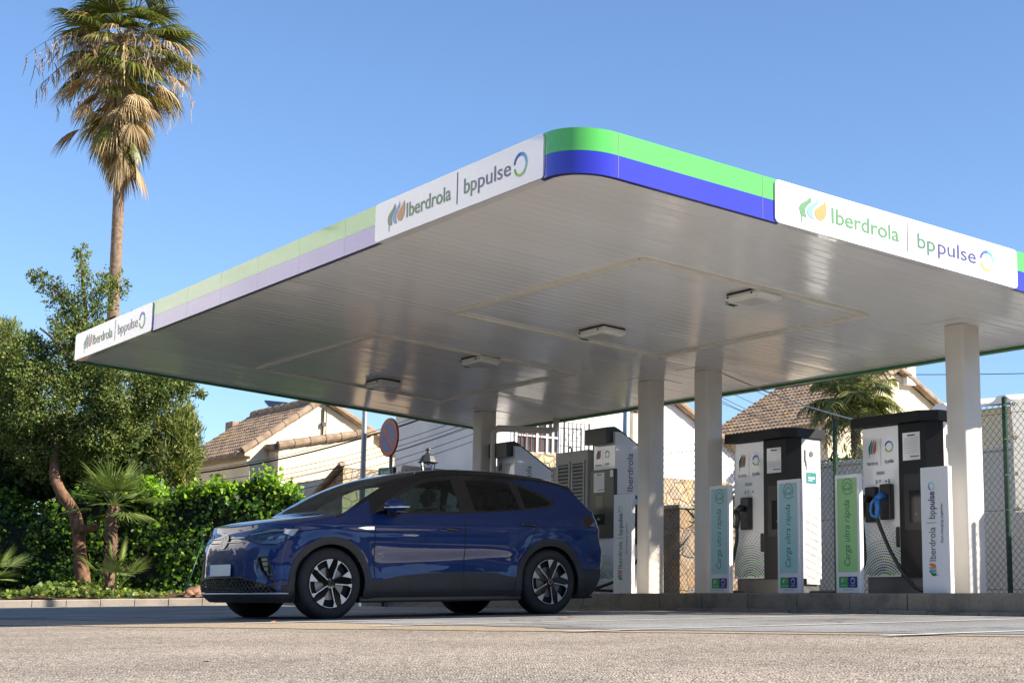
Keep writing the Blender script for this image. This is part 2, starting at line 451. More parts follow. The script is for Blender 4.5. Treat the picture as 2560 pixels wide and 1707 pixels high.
def mk_tiles(name):
    m, nt, b = new_mat(name)
    co = coords(nt)
    n = N(nt, 'ShaderNodeTexNoise', Scale=5.0, Detail=6.0); nt.links.new(co, n.inputs['Vector'])
    c = ramp(nt, n.outputs['Fac'], [(.25, (.17, .118, .08)), (.5, (.28, .20, .135)), (.72, (.37, .275, .19))])
    n2 = N(nt, 'ShaderNodeTexNoise', Scale=1.7, Detail=5.0, Roughness=.7); nt.links.new(co, n2.inputs['Vector'])
    k = ramp(nt, n2.outputs['Fac'], [(.60, (0, 0, 0)), (.70, (.8, .8, .8))])
    mx = N(nt, 'ShaderNodeMix', data_type='RGBA'); mx.inputs[7].default_value = (.46, .29, .03, 1)   # lichen
    nt.links.new(k, mx.inputs[0]); nt.links.new(c, mx.inputs[6])
    nt.links.new(mx.outputs[2], b.inputs['Base Color']); b.inputs['Roughness'].default_value = .9
    bump(nt, b, n.outputs['Fac'], .3, .02)
    return m
TILES = mk_tiles('roof_tiles')

def mk_leaf(name, cols, trans=.35, rough=.45, spec=.5):
    """Leaf: tone varies leaf by leaf; some light passes through."""
    m, nt, b = new_mat(name)
    g = N(nt, 'ShaderNodeNewGeometry')
    c = ramp(nt, g.outputs['Random Per Island'], [(i/(len(cols)-1), x) for i, x in enumerate(cols)])
    n = N(nt, 'ShaderNodeTexNoise', Scale=.9, Detail=2.0); nt.links.new(coords(nt), n.inputs['Vector'])
    md = ramp(nt, n.outputs['Fac'], [(.3, (.72,)*3), (.7, (1.25,)*3)])
    mx = N(nt, 'ShaderNodeMix', data_type='RGBA', blend_type='MULTIPLY'); mx.inputs[0].default_value = 1
    nt.links.new(c, mx.inputs[6]); nt.links.new(md, mx.inputs[7])
    nt.links.new(mx.outputs[2], b.inputs['Base Color'])
    b.inputs['Roughness'].default_value = rough; b.inputs['Specular IOR Level'].default_value = spec
    tr = N(nt, 'ShaderNodeBsdfTranslucent')
    br = N(nt, 'ShaderNodeMix', data_type='RGBA', blend_type='MULTIPLY'); br.inputs[0].default_value = 1
    br.inputs[7].default_value = (1.5, 1.6, .6, 1)
    nt.links.new(mx.outputs[2], br.inputs[6]); nt.links.new(br.outputs[2], tr.inputs['Color'])
    ms = N(nt, 'ShaderNodeMixShader'); ms.inputs[0].default_value = trans
    nt.links.new(b.outputs[0], ms.inputs[1]); nt.links.new(tr.outputs[0], ms.inputs[2])
    nt.links.new(ms.outputs[0], nt.nodes['Material Output'].inputs['Surface'])
    return m
IVY = mk_leaf('ivy_leaf', [(.012,.030,.010), (.02,.05,.013), (.035,.085,.016), (.09,.19,.02), (.26,.42,.035)], .36, .42, .3)
IVY_LOW = mk_leaf('ground_ivy_leaf', [(.04,.07,.018), (.09,.15,.025), (.18,.25,.04), (.27,.34,.06)], .3)
IVY_YOUNG_SUNLIT = mk_leaf('sunlit_young_ivy_leaf', [(.10,.20,.02), (.20,.34,.03), (.30,.46,.045), (.38,.54,.07)], .38, .42, .3)  # young leaves, colour brightened to carry the sunlight on the hedge top
TREE_LEAF = mk_leaf('olive_green_leaf', [(.04,.07,.022), (.085,.135,.036), (.15,.205,.055), (.24,.285,.08), (.22,.17,.06)], .28, .55, .25)
DARK_LEAF = mk_leaf('dark_leaf', [(.025,.045,.018), (.045,.075,.022), (.08,.115,.035)], .25)
CONIFER = mk_leaf('conifer_needle', [(.05,.08,.018), (.10,.14,.026), (.17,.20,.035), (.23,.24,.05)], .2, .6)
FROND = mk_leaf('palm_frond', [(.035,.055,.014), (.075,.10,.02), (.14,.16,.03), (.23,.22,.045)], .25, .35)
FAN = mk_leaf('fan_frond', [(.08,.12,.03), (.15,.21,.055), (.27,.33,.11)], .25, .35)
OLIVE_FROND = mk_leaf('olive_frond', [(.07,.095,.025), (.15,.17,.045), (.26,.27,.08), (.38,.36,.14)], .25, .4)
THATCH = mk_leaf('dry_frond', [(.13,.08,.04), (.29,.195,.095), (.44,.32,.165), (.58,.45,.26)], .2, .7)
BARK = simple('red_brown_bark', (.17, .088, .05), .9, var=.5, scale=11, bumpy=.35)
PALM_BARK = simple('palm_bark', (.19, .135, .09), .95, var=.4, scale=10, bumpy=.8)
SHAG = simple('fibrous_bark', (.16, .10, .065), .95, var=.6, scale=16, bumpy=1.0)
TWIG = simple('twig', (.09, .065, .045), .9, var=.3)
ROCK = simple('reddish_rock', (.27, .15, .09), .9, var=.35, scale=7, bumpy=.5)
DRY_LEAF = simple('orange_leaf', (.60, .22, .03), .7, var=.3, scale=30)

# ------------------------------------------------------------------ ground
def sheet(name, poly, mat, lift, kind='structure', res=0.0):
    """A sheet laid on the sloping site; poly in world x, y."""
    mb = MB()
    if res:
        bm = bmesh.new()
        f = bm.faces.new([bm.verts.new((p[0], p[1], 0)) for p in poly])
        bmesh.ops.triangulate(bm, faces=[f])
        mb.bm(bm, mat)
        mb.v = [(x, y, gz(x, y)+lift) for x, y, z in mb.v]
    else:
        mb.add([(x, y, gz(x, y)+lift) for x, y in poly], [tuple(range(len(poly)))], mat)
    return tag(mb.build(name), kind=kind)
# one sheet to the horizon; it follows the slope of the forecourt and levels out far away
g = MB()
xs = [-1500, -400, -120, -60, -30, -20, -12, -8, -4, 0, 4, 8, 12, 20, 30, 60, 120, 400, 1500]
ys = [-1500, -400, -120, -60, -30, -15, -8, -4, 0, 4, 8, 12, 16, 20, 24, 28, 32, 40, 60, 120, 400, 1500]
def far_gz(x, y):
    cx_, cy_ = max(-12, min(9, x)), max(-8, min(32, y))
    return gz(cx_, cy_)
for y in ys:
    for x in xs: g.v.append((x, y, far_gz(x, y)))
nx = len(xs)
g.f = [(j*nx+i, j*nx+i+1, (j+1)*nx+i+1, (j+1)*nx+i) for j in range(len(ys)-1) for i in range(nx-1)]
g.mi = [0]*len(g.f); g.mats = [ROAD]
tag(g.build('road'), kind='structure')
# sandy verge where the road meets the forecourt, then the dark forecourt itself
def wob(a, b, n, amp, seed):
    r = random.Random(seed); out = []
    for i in range(n+1):
        t = i/n; k = amp*(r.random()-.5)*(0 < i < n)
        d = Vector((b[0]-a[0], b[1]-a[1])); nn = Vector((-d.y, d.x)).normalized()
        out.append((a[0]+d.x*t+nn.x*k, a[1]+d.y*t+nn.y*k))
    return out
edge = wob((-9.0, 17.9), (-2.1, 13.3), 16, .16, 1)[:-1] + wob((-2.1, 13.3), (1.17, 11.25), 12, .14, 2)[:-1] + wob((1.17, 11.25), (5.2, 8.6), 10, .1, 3)
far_e = [(6.6, 9.6), (7.6, 16.6), (1.8, 30), (-12, 29), (-13, 21)]
sheet('sandy_verge', edge + [far_e[0], (5.4, 14.5), (0, 18), (-9, 24), far_e[4]], GRIT, .004, res=1)
edge2 = wob((-9.6, 20.6), (-2.4, 15.6), 16, .35, 4)[:-1] + wob((-2.4, 15.6), (1.2, 11.6), 14, .35, 5)[:-1] + wob((1.2, 11.6), (5.4, 8.8), 10, .08, 6)
sheet('forecourt', edge2 + far_e, APRON, .008, res=1)
# worn white bay markings
def line(s0, t0, s1, t1, w, n=1):
    a, b = W(s0, t0), W(s1, t1); d = (b-a); d.normalize(); p = Vector((-d.y, d.x, 0))*w/2
    return [(v.x, v.y) for v in (a-p, b-p, b+p, a+p)]
for s0, t0, s1, t1, w in ((-2.6, .6, -2.6, 5.0, .11), (-.4, -.3, -.4, 5.0, .11), (2.0, -.6, 2.0, 5.0, .11), (3.9, -.9, 3.9, 4.9, .11), (7.9, -1.5, 7.9, 4.8, .11), (-3.2, 4.95, 8.0, 4.95, .09), (12.6, -2.0, 12.6, 5.0, .11), (15.9, -1.0, 15.9, 5.0, .11)):
    sheet('bay_marking', line(s0, t0, s1, t1, w), PAINT_LINE, .012)

# raised pump island with its kerb
ISL_Z = .295
def kerb_run(name, a, b, zt, mat, blk, depth, seed, skirt=.35, lip=None):
    """Kerb of separate blocks from a to b (world xy); the block face looks to the right of a->b."""
    rnd = random.Random(seed); mb = MB()
    d = Vector((b[0]-a[0], b[1]-a[1], 0)); L = d.length; d.normalize(); nrm = Vector((d.y, -d.x, 0))
    n = max(1, int(L/blk)); l = L/n
    for i in range(n):
        o = Vector((a[0], a[1], 0)) + d*(i*l); j = (rnd.random()-.5)*.012; jz = (rnd.random()-.5)*.008
        g0 = .006
        p = [o+d*g0, o+d*(l-g0)]
        zb = min(gz(q.x, q.y) for q in p)-skirt
        zt_ = zt if not callable(zt) else None
        prof = [(j, 0, zb), (j, 1, 0), ]
        vs = []
        for q in p:
            top = (zt if not callable(zt) else zt(q.x, q.y)) + jz
            vs += [q+nrm*j+Vector((0, 0, zb)), q+nrm*j+Vector((0, 0, top-.018)), q+nrm*(j-.018)+Vector((0, 0, top)), q-nrm*depth+Vector((0, 0, top)), q-nrm*depth+Vector((0, 0, zb))]
        mb.add(vs, [(0, 1, 6, 5), (1, 2, 7, 6), (2, 3, 8, 7), (3, 4, 9, 8), (4, 3, 2, 1, 0), (5, 6, 7, 8, 9)], mat)
    return tag(mb.build(name), kind='structure')
T_K = 5.36
a, b = W(17.2, T_K), W(-8, T_K)
kerb_run('island_kerb', (b.x, b.y), (a.x, a.y), ISL_Z, KERB_DARK, .80, .30, 3) if False else None
kerb_run('island_kerb', (a.x, a.y), (b.x, b.y), ISL_Z, KERB_DARK, .80, .30, 3)
# gutter stones, slightly proud of the forecourt
mb = MB(); rnd = random.Random(9)
for i in range(38):
    s0 = 17.2-i*.66
    q = [W(s0, T_K-.02), W(s0-.645, T_K-.02), W(s0-.645, T_K-.14), W(s0, T_K-.14)]
    h = .035+rnd.random()*.02
    vs = [(p.x, p.y, gz(p.x, p.y)-.1) for p in q]+[(p.x, p.y, gz(p.x, p.y)+h) for p in q]
    mb.add(vs, [(4, 5, 6, 7), (0, 4, 7, 3), (3, 7, 6, 2), (2, 6, 5, 1), (1, 5, 4, 0)], KERB_DARK)
tag(mb.build('gutter'), kind='structure')
mb = MB()
q = [W(17.2, T_K+.29), W(-8, T_K+.29), W(-8, 8.4), W(17.2, 8.4)]
mb.add([(p.x, p.y, ISL_Z-.012) for p in q], [(0, 3, 2, 1)], KERB_DARK)
tag(mb.build('island_pavement'), kind='structure')
# garden kerb and bed on the left
GA, GB = (-14.5, 27.1), (-4.2, 28.62)
kerb_run('garden_kerb', GA, GB, lambda x, y: gz(x, y)+.135, KERB_PALE, .56, .12, 5)
q = W(17.2, T_K)
kerb_run('garden_kerb', (GB[0], GB[1]), (q.x, q.y), lambda x, y: gz(x, y)+.15, KERB_DARK, .56, .12, 6)
mb = MB(); nb = 40
for j in range(9):
    for i in range(nb+1):
        t = i/nb; x = GA[0]+(GB[0]+2.6-GA[0])*t; y = GA[1]+(GB[1]+.4-GA[1])*t + .11 + j*.75
        mb.v.append((x, y, gz(x, y)+.115+.05*math.sin(x*2.1+j)+.03*j+.04*random.random()*(j > 0)))
mb.f = [(j*(nb+1)+i, j*(nb+1)+i+1, (j+1)*(nb+1)+i+1, (j+1)*(nb+1)+i) for j in range(8) for i in range(nb)]
mb.mi = [0]*len(mb.f); mb.mats = [SOIL]
tag(mb.build('garden_soil', smooth=True), kind='structure')
# ------------------------------------------------------------------ canopy
# local frame: x = -s (towards the road), y = t (towards the island), z = world height
SL, TT, ZC, TILT, FH = 12.56, 7.13, 3.4347, -.0663, .373
def zs(t): return ZC + TILT*t
CAN = empty('canopy', (P0.x, P0.y, 0), ROW, 'flat white forecourt canopy with green and blue fascia on four square columns', 'canopy')
def rpath():
    """Outline of the canopy in (s, t), anticlockwise from the near corner, with tangent-true rounded corners."""
    out = []
    for (cs, ct, r, a0) in ((0, 0, .40, 0), (SL, 0, .14, 1), (SL, TT, .16, 2), (0, TT, .4, 3)):
        sx = 1 if cs == 0 else -1; sy = 1 if ct == 0 else -1
        c = (cs+sx*r, ct+sy*r); pts = []
        for k in range(11):
            q = math.pi/2*k/10
            pts.append((c[0]-sx*r*math.cos(q), c[1]-sy*r*math.sin(q)))       # from side s=const to side t=const
        if a0 in (1, 3): pts = pts[::-1]
        out += pts
    return out
PATH = rpath()      # corner 0: from s=0 side round to t=0 side; then t=0 to s=SL; ...
def dens(path, step=.8):
    out = []
    for i, p in enumerate(path):
        q = path[(i+1) % len(path)]; L = math.hypot(q[0]-p[0], q[1]-p[1]); n = max(1, int(L/step))
        for k in range(n): out.append((p[0]+(q[0]-p[0])*k/n, p[1]+(q[1]-p[1])*k/n))
    return out
PATH = dens(PATH)
def inset(path, d):
    out = []
    n = len(path)
    for i in range(n):
        a, b = path[i-1], path[(i+1) % n]
        dx, dy = b[0]-a[0], b[1]-a[1]; l = math.hypot(dx, dy)
        out.append((path[i][0]+dy/l*d, path[i][1]-dx/l*d))
    return out
def cl(s, t, z): return (-s, t, z)
def fascia_band(name, f0, f1, mat, off=0.0):
    mb = MB(); P = inset(PATH, -off); n = len(P)
    for s, t in P:
        mb.v.append(cl(s, t, zs(t)+FH*f0)); mb.v.append(cl(s, t, zs(t)+FH*f1))
    for i in range(n):
        j = (i+1) % n; mb.f.append((2*i, 2*i+1, 2*j+1, 2*j)); mb.mi.append(0)
    mb.mats = [mat]
    return mb.build(name, parent=CAN, smooth=True)
# check which way inset moves (must go inwards)
_c = inset(PATH, .1); _sgn = 1 if sum(abs(p[0]-SL/2) for p in _c) < sum(abs(p[0]-SL/2) for p in PATH) else -1
_inset = inset
def inset(path, d): return _inset(path, d*_sgn)
fascia_band('green_fascia', .5, 1.0, FASCIA_GREEN)
fascia_band('blue_fascia', 0.0, .497, FASCIA_BLUE)
# joints between fascia sheets
for t0 in (.42, 1.92, 5.4):
    z = zs(t0); mb = MB(); mb.box((.0, t0-.002, z+.003), (.0025, t0+.002, z+FH-.003), GREY_INK); mb.build('fascia_joint', parent=CAN)
for s0 in (3.95, 5.0, 6.05, 7.1, 8.15, 9.2):
    z = zs(0); mb = MB(); mb.box((-s0-.0003, -.0006, z+.003), (-s0+.0003, 0, z+FH-.003), LIGHT_INK); mb.build('fascia_joint', parent=CAN)
# bottom lip of the fascia
mb = MB(); A = PATH; B = inset(PATH, .055); C = inset(PATH, .058)
n = len(A)
for i in range(n):
    j = (i+1) % n
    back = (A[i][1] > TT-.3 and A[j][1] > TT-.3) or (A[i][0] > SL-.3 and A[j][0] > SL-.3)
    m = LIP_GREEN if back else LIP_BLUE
    mb.add([cl(A[i][0], A[i][1], zs(A[i][1])), cl(A[j][0], A[j][1], zs(A[j][1])), cl(B[j][0], B[j][1], zs(B[j][1])+.002), cl(B[i][0], B[i][1], zs(B[i][1])+.002)], [(0, 1, 2, 3)], m)
    mb.add([cl(B[i][0], B[i][1], zs(B[i][1])+.002), cl(B[j][0], B[j][1], zs(B[j][1])+.002), cl(B[j][0], B[j][1], zs(B[j][1])+.05), cl(B[i][0], B[i][1], zs(B[i][1])+.05)], [(0, 1, 2, 3)], m)
mb.build('fascia_lip', parent=CAN)
# roof deck, just under the fascia top
mb = MB(); Pn = inset(PATH, .012)
mb.add([cl(s, t, zs(t)+FH-.05) for s, t in Pn], [tuple(range(len(Pn)))], WHITE_PAINT)
mb.build('roof_deck', parent=CAN)
# soffit of narrow planks running along t, each a touch out of true
mb = MB(); rnd = random.Random(21); pw = .150; ns = int(SL/pw)+1
for i in range(ns):
    s0, s1 = max(.05, i*pw), min(SL-.05, (i+1)*pw)
    if s1-s0 < .02: continue
    t0, t1 = .05, TT-.05
    cut = 0
    if i == 0 or s0 < .4: t0 = .05+.40*(1-math.sqrt(max(0, 1-((.4-s0)/.4)**2)))*.97
    k1, k2 = (rnd.random()-.5)*.0022, (rnd.random()-.5)*.0022
    base = .032
    seg = [t0, t0+(t1-t0)*.33, t0+(t1-t0)*.66, t1]; rows = []
    for t in seg:
        j1, j2 = k1+(rnd.random()-.5)*.0014, k2+(rnd.random()-.5)*.0014
        z = zs(t)+base
        rows.append([cl(s0, t, z+.007), cl(s0+.004, t, z+j1), cl(s0+.012, t, z-.0004+j1), cl((s0+s1)/2, t, z+(j1+j2)/2-.0006), cl(s1-.012, t, z-.0004+j2), cl(s1-.004, t, z+j2), cl(s1, t, z+.007)])
    vs = [p for r in rows for p in r]; fs = []
    for r in range(3):
        for c in range(6): fs.append((r*7+c, (r+1)*7+c, (r+1)*7+c+1, r*7+c+1))
    mb.add(vs, fs, SOFFIT)
mb.build('soffit', parent=CAN)
# cover strips framing two old ceiling openings
def strip(name, s0, t0, s1, t1, w=.06, h=.026):
    mb = MB()
    d = Vector((s1-s0, t1-t0)); L = d.length; d.normalize(); p = Vector((-d.y, d.x))*w/2
    q = [(s0-p.x, t0-p.y), (s1-p.x, t1-p.y), (s1+p.x, t1+p.y), (s0+p.x, t0+p.y)]
    mb.add([cl(s, t, zs(t)+.030) for s, t in q]+[cl(s, t, zs(t)+.032-h) for s, t in q],
           [(0, 1, 2, 3), (7, 6, 5, 4), (0, 4, 5, 1), (1, 5, 6, 2), (2, 6, 7, 3), (3, 7, 4, 0)], STRIP)
    return mb.build(name, parent=CAN)
STRIP = simple('strip_paint', (.72, .69, .60), .4, var=.05)
for (a_, b_, c_, d_) in ((1.87, 5.36, 2.07, 4.99), (7.16, 10.69, 2.05, 4.99)):
    strip('ceiling_strip', a_+.038, c_, b_, c_); strip('ceiling_strip', b_, c_+.038, b_, d_)
    strip('ceiling_strip', b_-.038, d_, a_, d_); strip('ceiling_strip', a_, d_-.038, a_, c_)
# sign panels on the fascia
def panel(name, side, u0, u1):
    """side 'L': fascia t=0, u counts along -s; side 'R': fascia s=0, u = t."""
    if side == 'L':
        f = lambda u, v, d: (u, -d, zs(0)+v*FH)
    else:
        f = lambda u, v, d: (d, u, zs(u)+v*FH)
    mb = MB()
    asp = FH
    out = [(x, y/asp) for x, y in rrect(u0, 0, u1, asp, .045)]
    out = [(x, .004+y*.994) for x, y in out]
    mb.prism(out, f, .0005, .014, SIGN_WHITE)
    # wrapped bottom lip
    q = [(u0+.04, 0), (u1-.04, 0)]
    if side == 'L':
        mb.add([(u0+.04, -.013, zs(0)-.004), (u1-.04, -.013, zs(0)-.004), (u1-.08, .075, zs(.075)-.003), (u0+.08, .075, zs(.075)-.003)], [(0, 1, 2, 3)], SIGN_WHITE)
    else:
        mb.add([(.013, u0+.04, zs(u0)-.004), (.013, u1-.04, zs(u1)-.004), (-.075, u1-.08, zs(u1)-.003), (-.075, u0+.08, zs(u0)-.003)], [(0, 1, 2, 3)], SIGN_WHITE)
    return mb.build(name, parent=CAN), f
def brand(parent, f, d, fl, ib, div, bp, pu, ri, base, cap, flame_v, flame_h, vert=1.0):
    mb = MB(); flame(mb, f, fl[0], fl[1], flame_v, flame_h, d, FL); mb.build('flame_logo', parent=parent)
    mb = MB(); put_text(mb, 'Iberdrola', f, ib[0], ib[1], base, cap, d, GREEN_INK, bold=.012); mb.build('lettering', parent=parent)
    mb = MB(); stroke(mb, [(div, base-.18), (div, base+cap+.22)], .012, f, d, GREY_INK); mb.build('divider', parent=parent)
    mb = MB(); put_text(mb, 'bp', f, bp[0], bp[1], base, cap, d, DKGREEN_INK, bold=.008)
    put_text(mb, 'pulse', f, pu[0], pu[1], base, cap, d, NAVY_INK, bold=.005); mb.build('lettering', parent=parent)
    mb = MB(); cu = (ri[0]+ri[1])/2; ru = (ri[1]-ri[0])/2
    swirl(mb, f, cu, base+cap*.42, ru, ru/FH if vert == 1.0 else ru, d, SW); mb.build('ring_logo', parent=parent)
pn, f = panel('fascia_sign', 'R', 2.05, 5.06)
brand(pn, f, .017, (2.318, 2.636), (2.692, 3.507), 3.612, (3.738, 3.963), (3.997, 4.496), (4.55, 4.751), .345, .36, .16, .66)
pn, f = panel('fascia_sign', 'L', -3.29, -.42)
brand(pn, f, .017, (-3.036, -2.704), (-2.676, -1.873), -1.764, (-1.65, -1.44), (-1.418, -.898), (-.856, -.651), .345, .36, .16, .66)
pn, f = panel('fascia_sign', 'L', -12.42, -9.31)
brand(pn, f, .017, (-12.03, -11.68), (-11.64, -10.82), -10.71, (-10.60, -10.37), (-10.34, -9.83), (-9.78, -9.56), .345, .36, .16, .66)
# columns with a flange at the ceiling
for s0, cw in ((10.9, .27), (6.70, .26), (5.52, .26), (1.378, .26)):
    mb = MB(); t0 = 5.86
    bm = bmesh.new(); bmesh.ops.create_cube(bm, size=1)
    zt = zs(t0+cw/2)+.03
    for v in bm.verts: v.co = Vector((-s0-cw/2+v.co.x*cw, t0+cw/2+v.co.y*cw, (ISL_Z-.02+zt)/2+v.co.z*(zt-ISL_Z+.02)))
    bmesh.ops.bevel(bm, geom=[e for e in bm.edges if abs((e.verts[0].co-e.verts[1].co).z) > 1], offset=.028, segments=4, affect='EDGES', profile=.5)
    mb.bm(bm, COLUMN_PAINT)
    c = mb.build('column', parent=CAN, smooth=True, angle=35)
    mb = MB(); o = .16
    q = [(s0+cw+o, t0-o), (s0-o, t0-o), (s0-o, t0+cw+o), (s0+cw+o, t0+cw+o)]
    mb.add([cl(s, t, zs(t)+.0305) for s, t in q]+[cl(s, t, zs(t)+.027) for s, t in q], [(0, 1, 2, 3), (7, 6, 5, 4), (0, 4, 5, 1), (1, 5, 6, 2), (2, 6, 7, 3), (3, 7, 4, 0)], SOFFIT)
    mb.build('flange', parent=c)
# rainwater pipes along the back edge
mb = MB()
s0 = 10.74
mb.tube([cl(s0, 5.98, .3), cl(s0, 5.98, 2.72), cl(s0, 6.05, 2.80), cl(s0-.12, 6.9, 2.82), cl(s0-.2, 6.98, 2.84), cl(s0-.2, 7.0, 3.0)], .05, 12, COLUMN_PAINT)
mb.build('downpipe', parent=CAN, smooth=True)
mb = MB()
mb.tube([cl(1.15, 6.6, 2.86), cl(-.2, 6.62, 2.9)], .055, 12, COLUMN_PAINT)
mb.build('downpipe', parent=CAN, smooth=True)

# ------------------------------------------------------------------ canopy lights
def canopy_light():
    root = empty('canopy_light')
    mb = MB()
    bm = bmesh.new(); bmesh.ops.create_cube(bm, size=1)
    for v in bm.verts:
        k = 1.0 if v.co.z > 0 else .88
        v.co = Vector((v.co.x*.56*k, v.co.y*.37*k, v.co.z*.066-.033))
    bmesh.ops.bevel(bm, geom=bm.edges[:], offset=.03, segments=4, affect='EDGES')
    mb.bm(bm, WHITE_PAINT); mb.build('housing', parent=root, smooth=True, angle=40)
    mb = MB(); mb.box((-.16, -.11, -.0685), (.16, .11, -.062), LIGHT_LENS); mb.build('lens', parent=root)
    mb = MB(); mb.box((-.36, -.06, -.05), (-.295, .05, -.015), STEEL); mb.box((-.37, -.05, -.03), (-.36, .03, .0), STEEL)
    mb.box((-.335, -.045, -.058), (-.31, .03, -.05), GREEN_POST); mb.build('bracket', parent=root)
    mb = MB()
    for x in (-.18, .18):
        mb = MB(); mb.lathe([(0, 0), (.012, 0), (.012, .01), (0, .01)], 'y', 10, (x, -.190, -.030), GREY_INK); mb.build('screw', parent=root)
    mb = MB(); mb.box((-.24, -.15, 0), (.24, .15, .06), BLACK_PLASTIC); mb.build('mounting_plate', parent=root)
    return root
LIGHT_LENS = simple('lamp_lens', (.55, .54, .52), .35, var=.05)
lamp0 = canopy_light()
for i, (s0, t0, lab) in enumerate(((2.10, 3.65, 'white canopy light nearest the rounded canopy corner, inside the big ceiling frame'),
        (4.71, 3.66, 'white canopy light between the two ceiling frames, above the car rear end'),
        (7.37, 3.67, 'white canopy light inside the small ceiling frame near its right corner'),
        (10.02, 3.67, 'white canopy light farthest away, beside the pole of the street lamp'))):
    o = lamp0 if i == 0 else copy_tree(lamp0)
    o.location = W(s0, t0, zs(t0)+.004); o.rotation_euler = (math.atan(TILT), 0, ROW)
    tag(o, lab, 'light', 'lights under the canopy')

# ------------------------------------------------------------------ chargers
def fxz(y): return lambda u, v, d: (u, y-d, v)
def dots(mb, f, u0, u1, v0, v1, cu, cv, d, mats, rows=22, hi=.95):
    for i in range(rows):
        r = .10+i*(v1-v0)/rows*1.02
        n = max(8, int(2*math.pi*r/.030)); ph = i*.35
        for k in range(n):
            q = 2*math.pi*(k/n)+ph*.12
            for_u = cu+r*math.cos(q)*1.0; for_v = cv+r*math.sin(q)
            if not (u0+.012 < for_u < u1-.012 and v0+.01 < for_v < v1): continue
            fade = 1-(i/rows)
            if (i+k) % 2 and fade < .3: continue
            w = .0155*(.35+.65*fade); h = w*1.0
            m = mats[(i//2+k//5) % 3]
            ca, sa = math.cos(q), math.sin(q)
            p = [(-w, -h*.6), (w, -h*.6), (w, h*.6), (-w, h*.6)]
            mb.add([f(for_u-a*sa+b2*ca, for_v+a*ca+b2*sa, d) for a, b2 in p], [(0, 1, 2, 3)], m)
DOT = (simple('dot_green', (.10,.34,.08), .5, var=0), simple('dot_navy', (.025,.03,.16), .5, var=0), simple('dot_teal', (.05,.19,.14), .5, var=0))
def notice(mb, f, u0, v0, u1, v1, d, rnd):
    mb.add([f(u0, v0, d), f(u1, v0, d), f(u1, v1, d), f(u0, v1, d)], [(0, 1, 2, 3)], SIGN_WHITE)
    h = v1-v0
    stroke(mb, [(u0+.28*(u1-u0), v1-.10*h), (u0+.72*(u1-u0), v1-.10*h)], .016, f, d+.001, GREY_INK)
    for i in range(7):
        y = v1-h*(.22+.085*i); e = u1-(u1-u0)*(.08+.1*rnd.random())
        stroke(mb, [(u0+.07*(u1-u0), y), (e, y)], .004, f, d+.001, LIGHT_INK)
    stroke(mb, [(u0+.42*(u1-u0), v0+.13*h), (u1-.05*(u1-u0), v0+.13*h)], .012, f, d+.001, GREY_INK)
def cogs(parent, f, d, u0, u1, v, hh, mats=FL2):
    """Small pair of marks with their names: flame | ring."""
    um = (u0+u1)/2; q = (u1-u0)
    mb = MB(); flame(mb, f, u0+.13*q, u0+.37*q, v+.30*hh, .70*hh, d, mats)
    put_text(mb, 'Iberdrola', f, u0+.09*q, u0+.41*q, v+.04*hh, .15*hh, d, GREY_INK); mb.build('flame_logo', parent=parent)
    mb = MB(); swirl(mb, f, u0+.75*q, v+.68*hh, .125*q, .125*q, d, SW)
    put_text(mb, 'bp', f, u0+.62*q, u0+.70*q, v+.08*hh, .15*hh, d, GREY_INK); put_text(mb, 'pulse', f, u0+.71*q, u0+.88*q, v+.08*hh, .15*hh, d, NAVY_INK, bold=.02)
    mb.build('ring_logo', parent=parent)
    mb = MB(); stroke(mb, [(um, v), (um, v+1.05*hh)], .005, f, d, LIGHT_INK); mb.build('divider', parent=parent)
def plug(parent, x, y, z, mat):
    """Connector in its holster: hooked grip leaning out."""
    mb = MB()
    mb.box((x-.075, y-.05, z-.23), (x+.085, y+.02, z+.16), BLACK_PLASTIC, .015)
    h = mb.build('holster', parent=parent)
    mb = MB()
    mb.tube([(x+.005, y-.05, z+.02), (x+.0, y-.11, z+.03), (x-.01, y-.15, z-.01)], [.036, .040, .034], 12, mat)
    mb.tube([(x-.01, y-.15, z+.01), (x-.07, y-.17, z-.05), (x-.09, y-.17, z-.13), (x-.075, y-.165, z-.19), (x-.02, y-.15, z-.205)], [.017, .017, .016, .015, .016], 10, mat)
    mb.tube([(x-.01, y-.15, z-.01), (x-.0, y-.145, z-.10), (x-.015, y-.15, z-.22)], [.033, .030, .024], 12, mat)
    mb.build('connector', parent=parent, smooth=True)
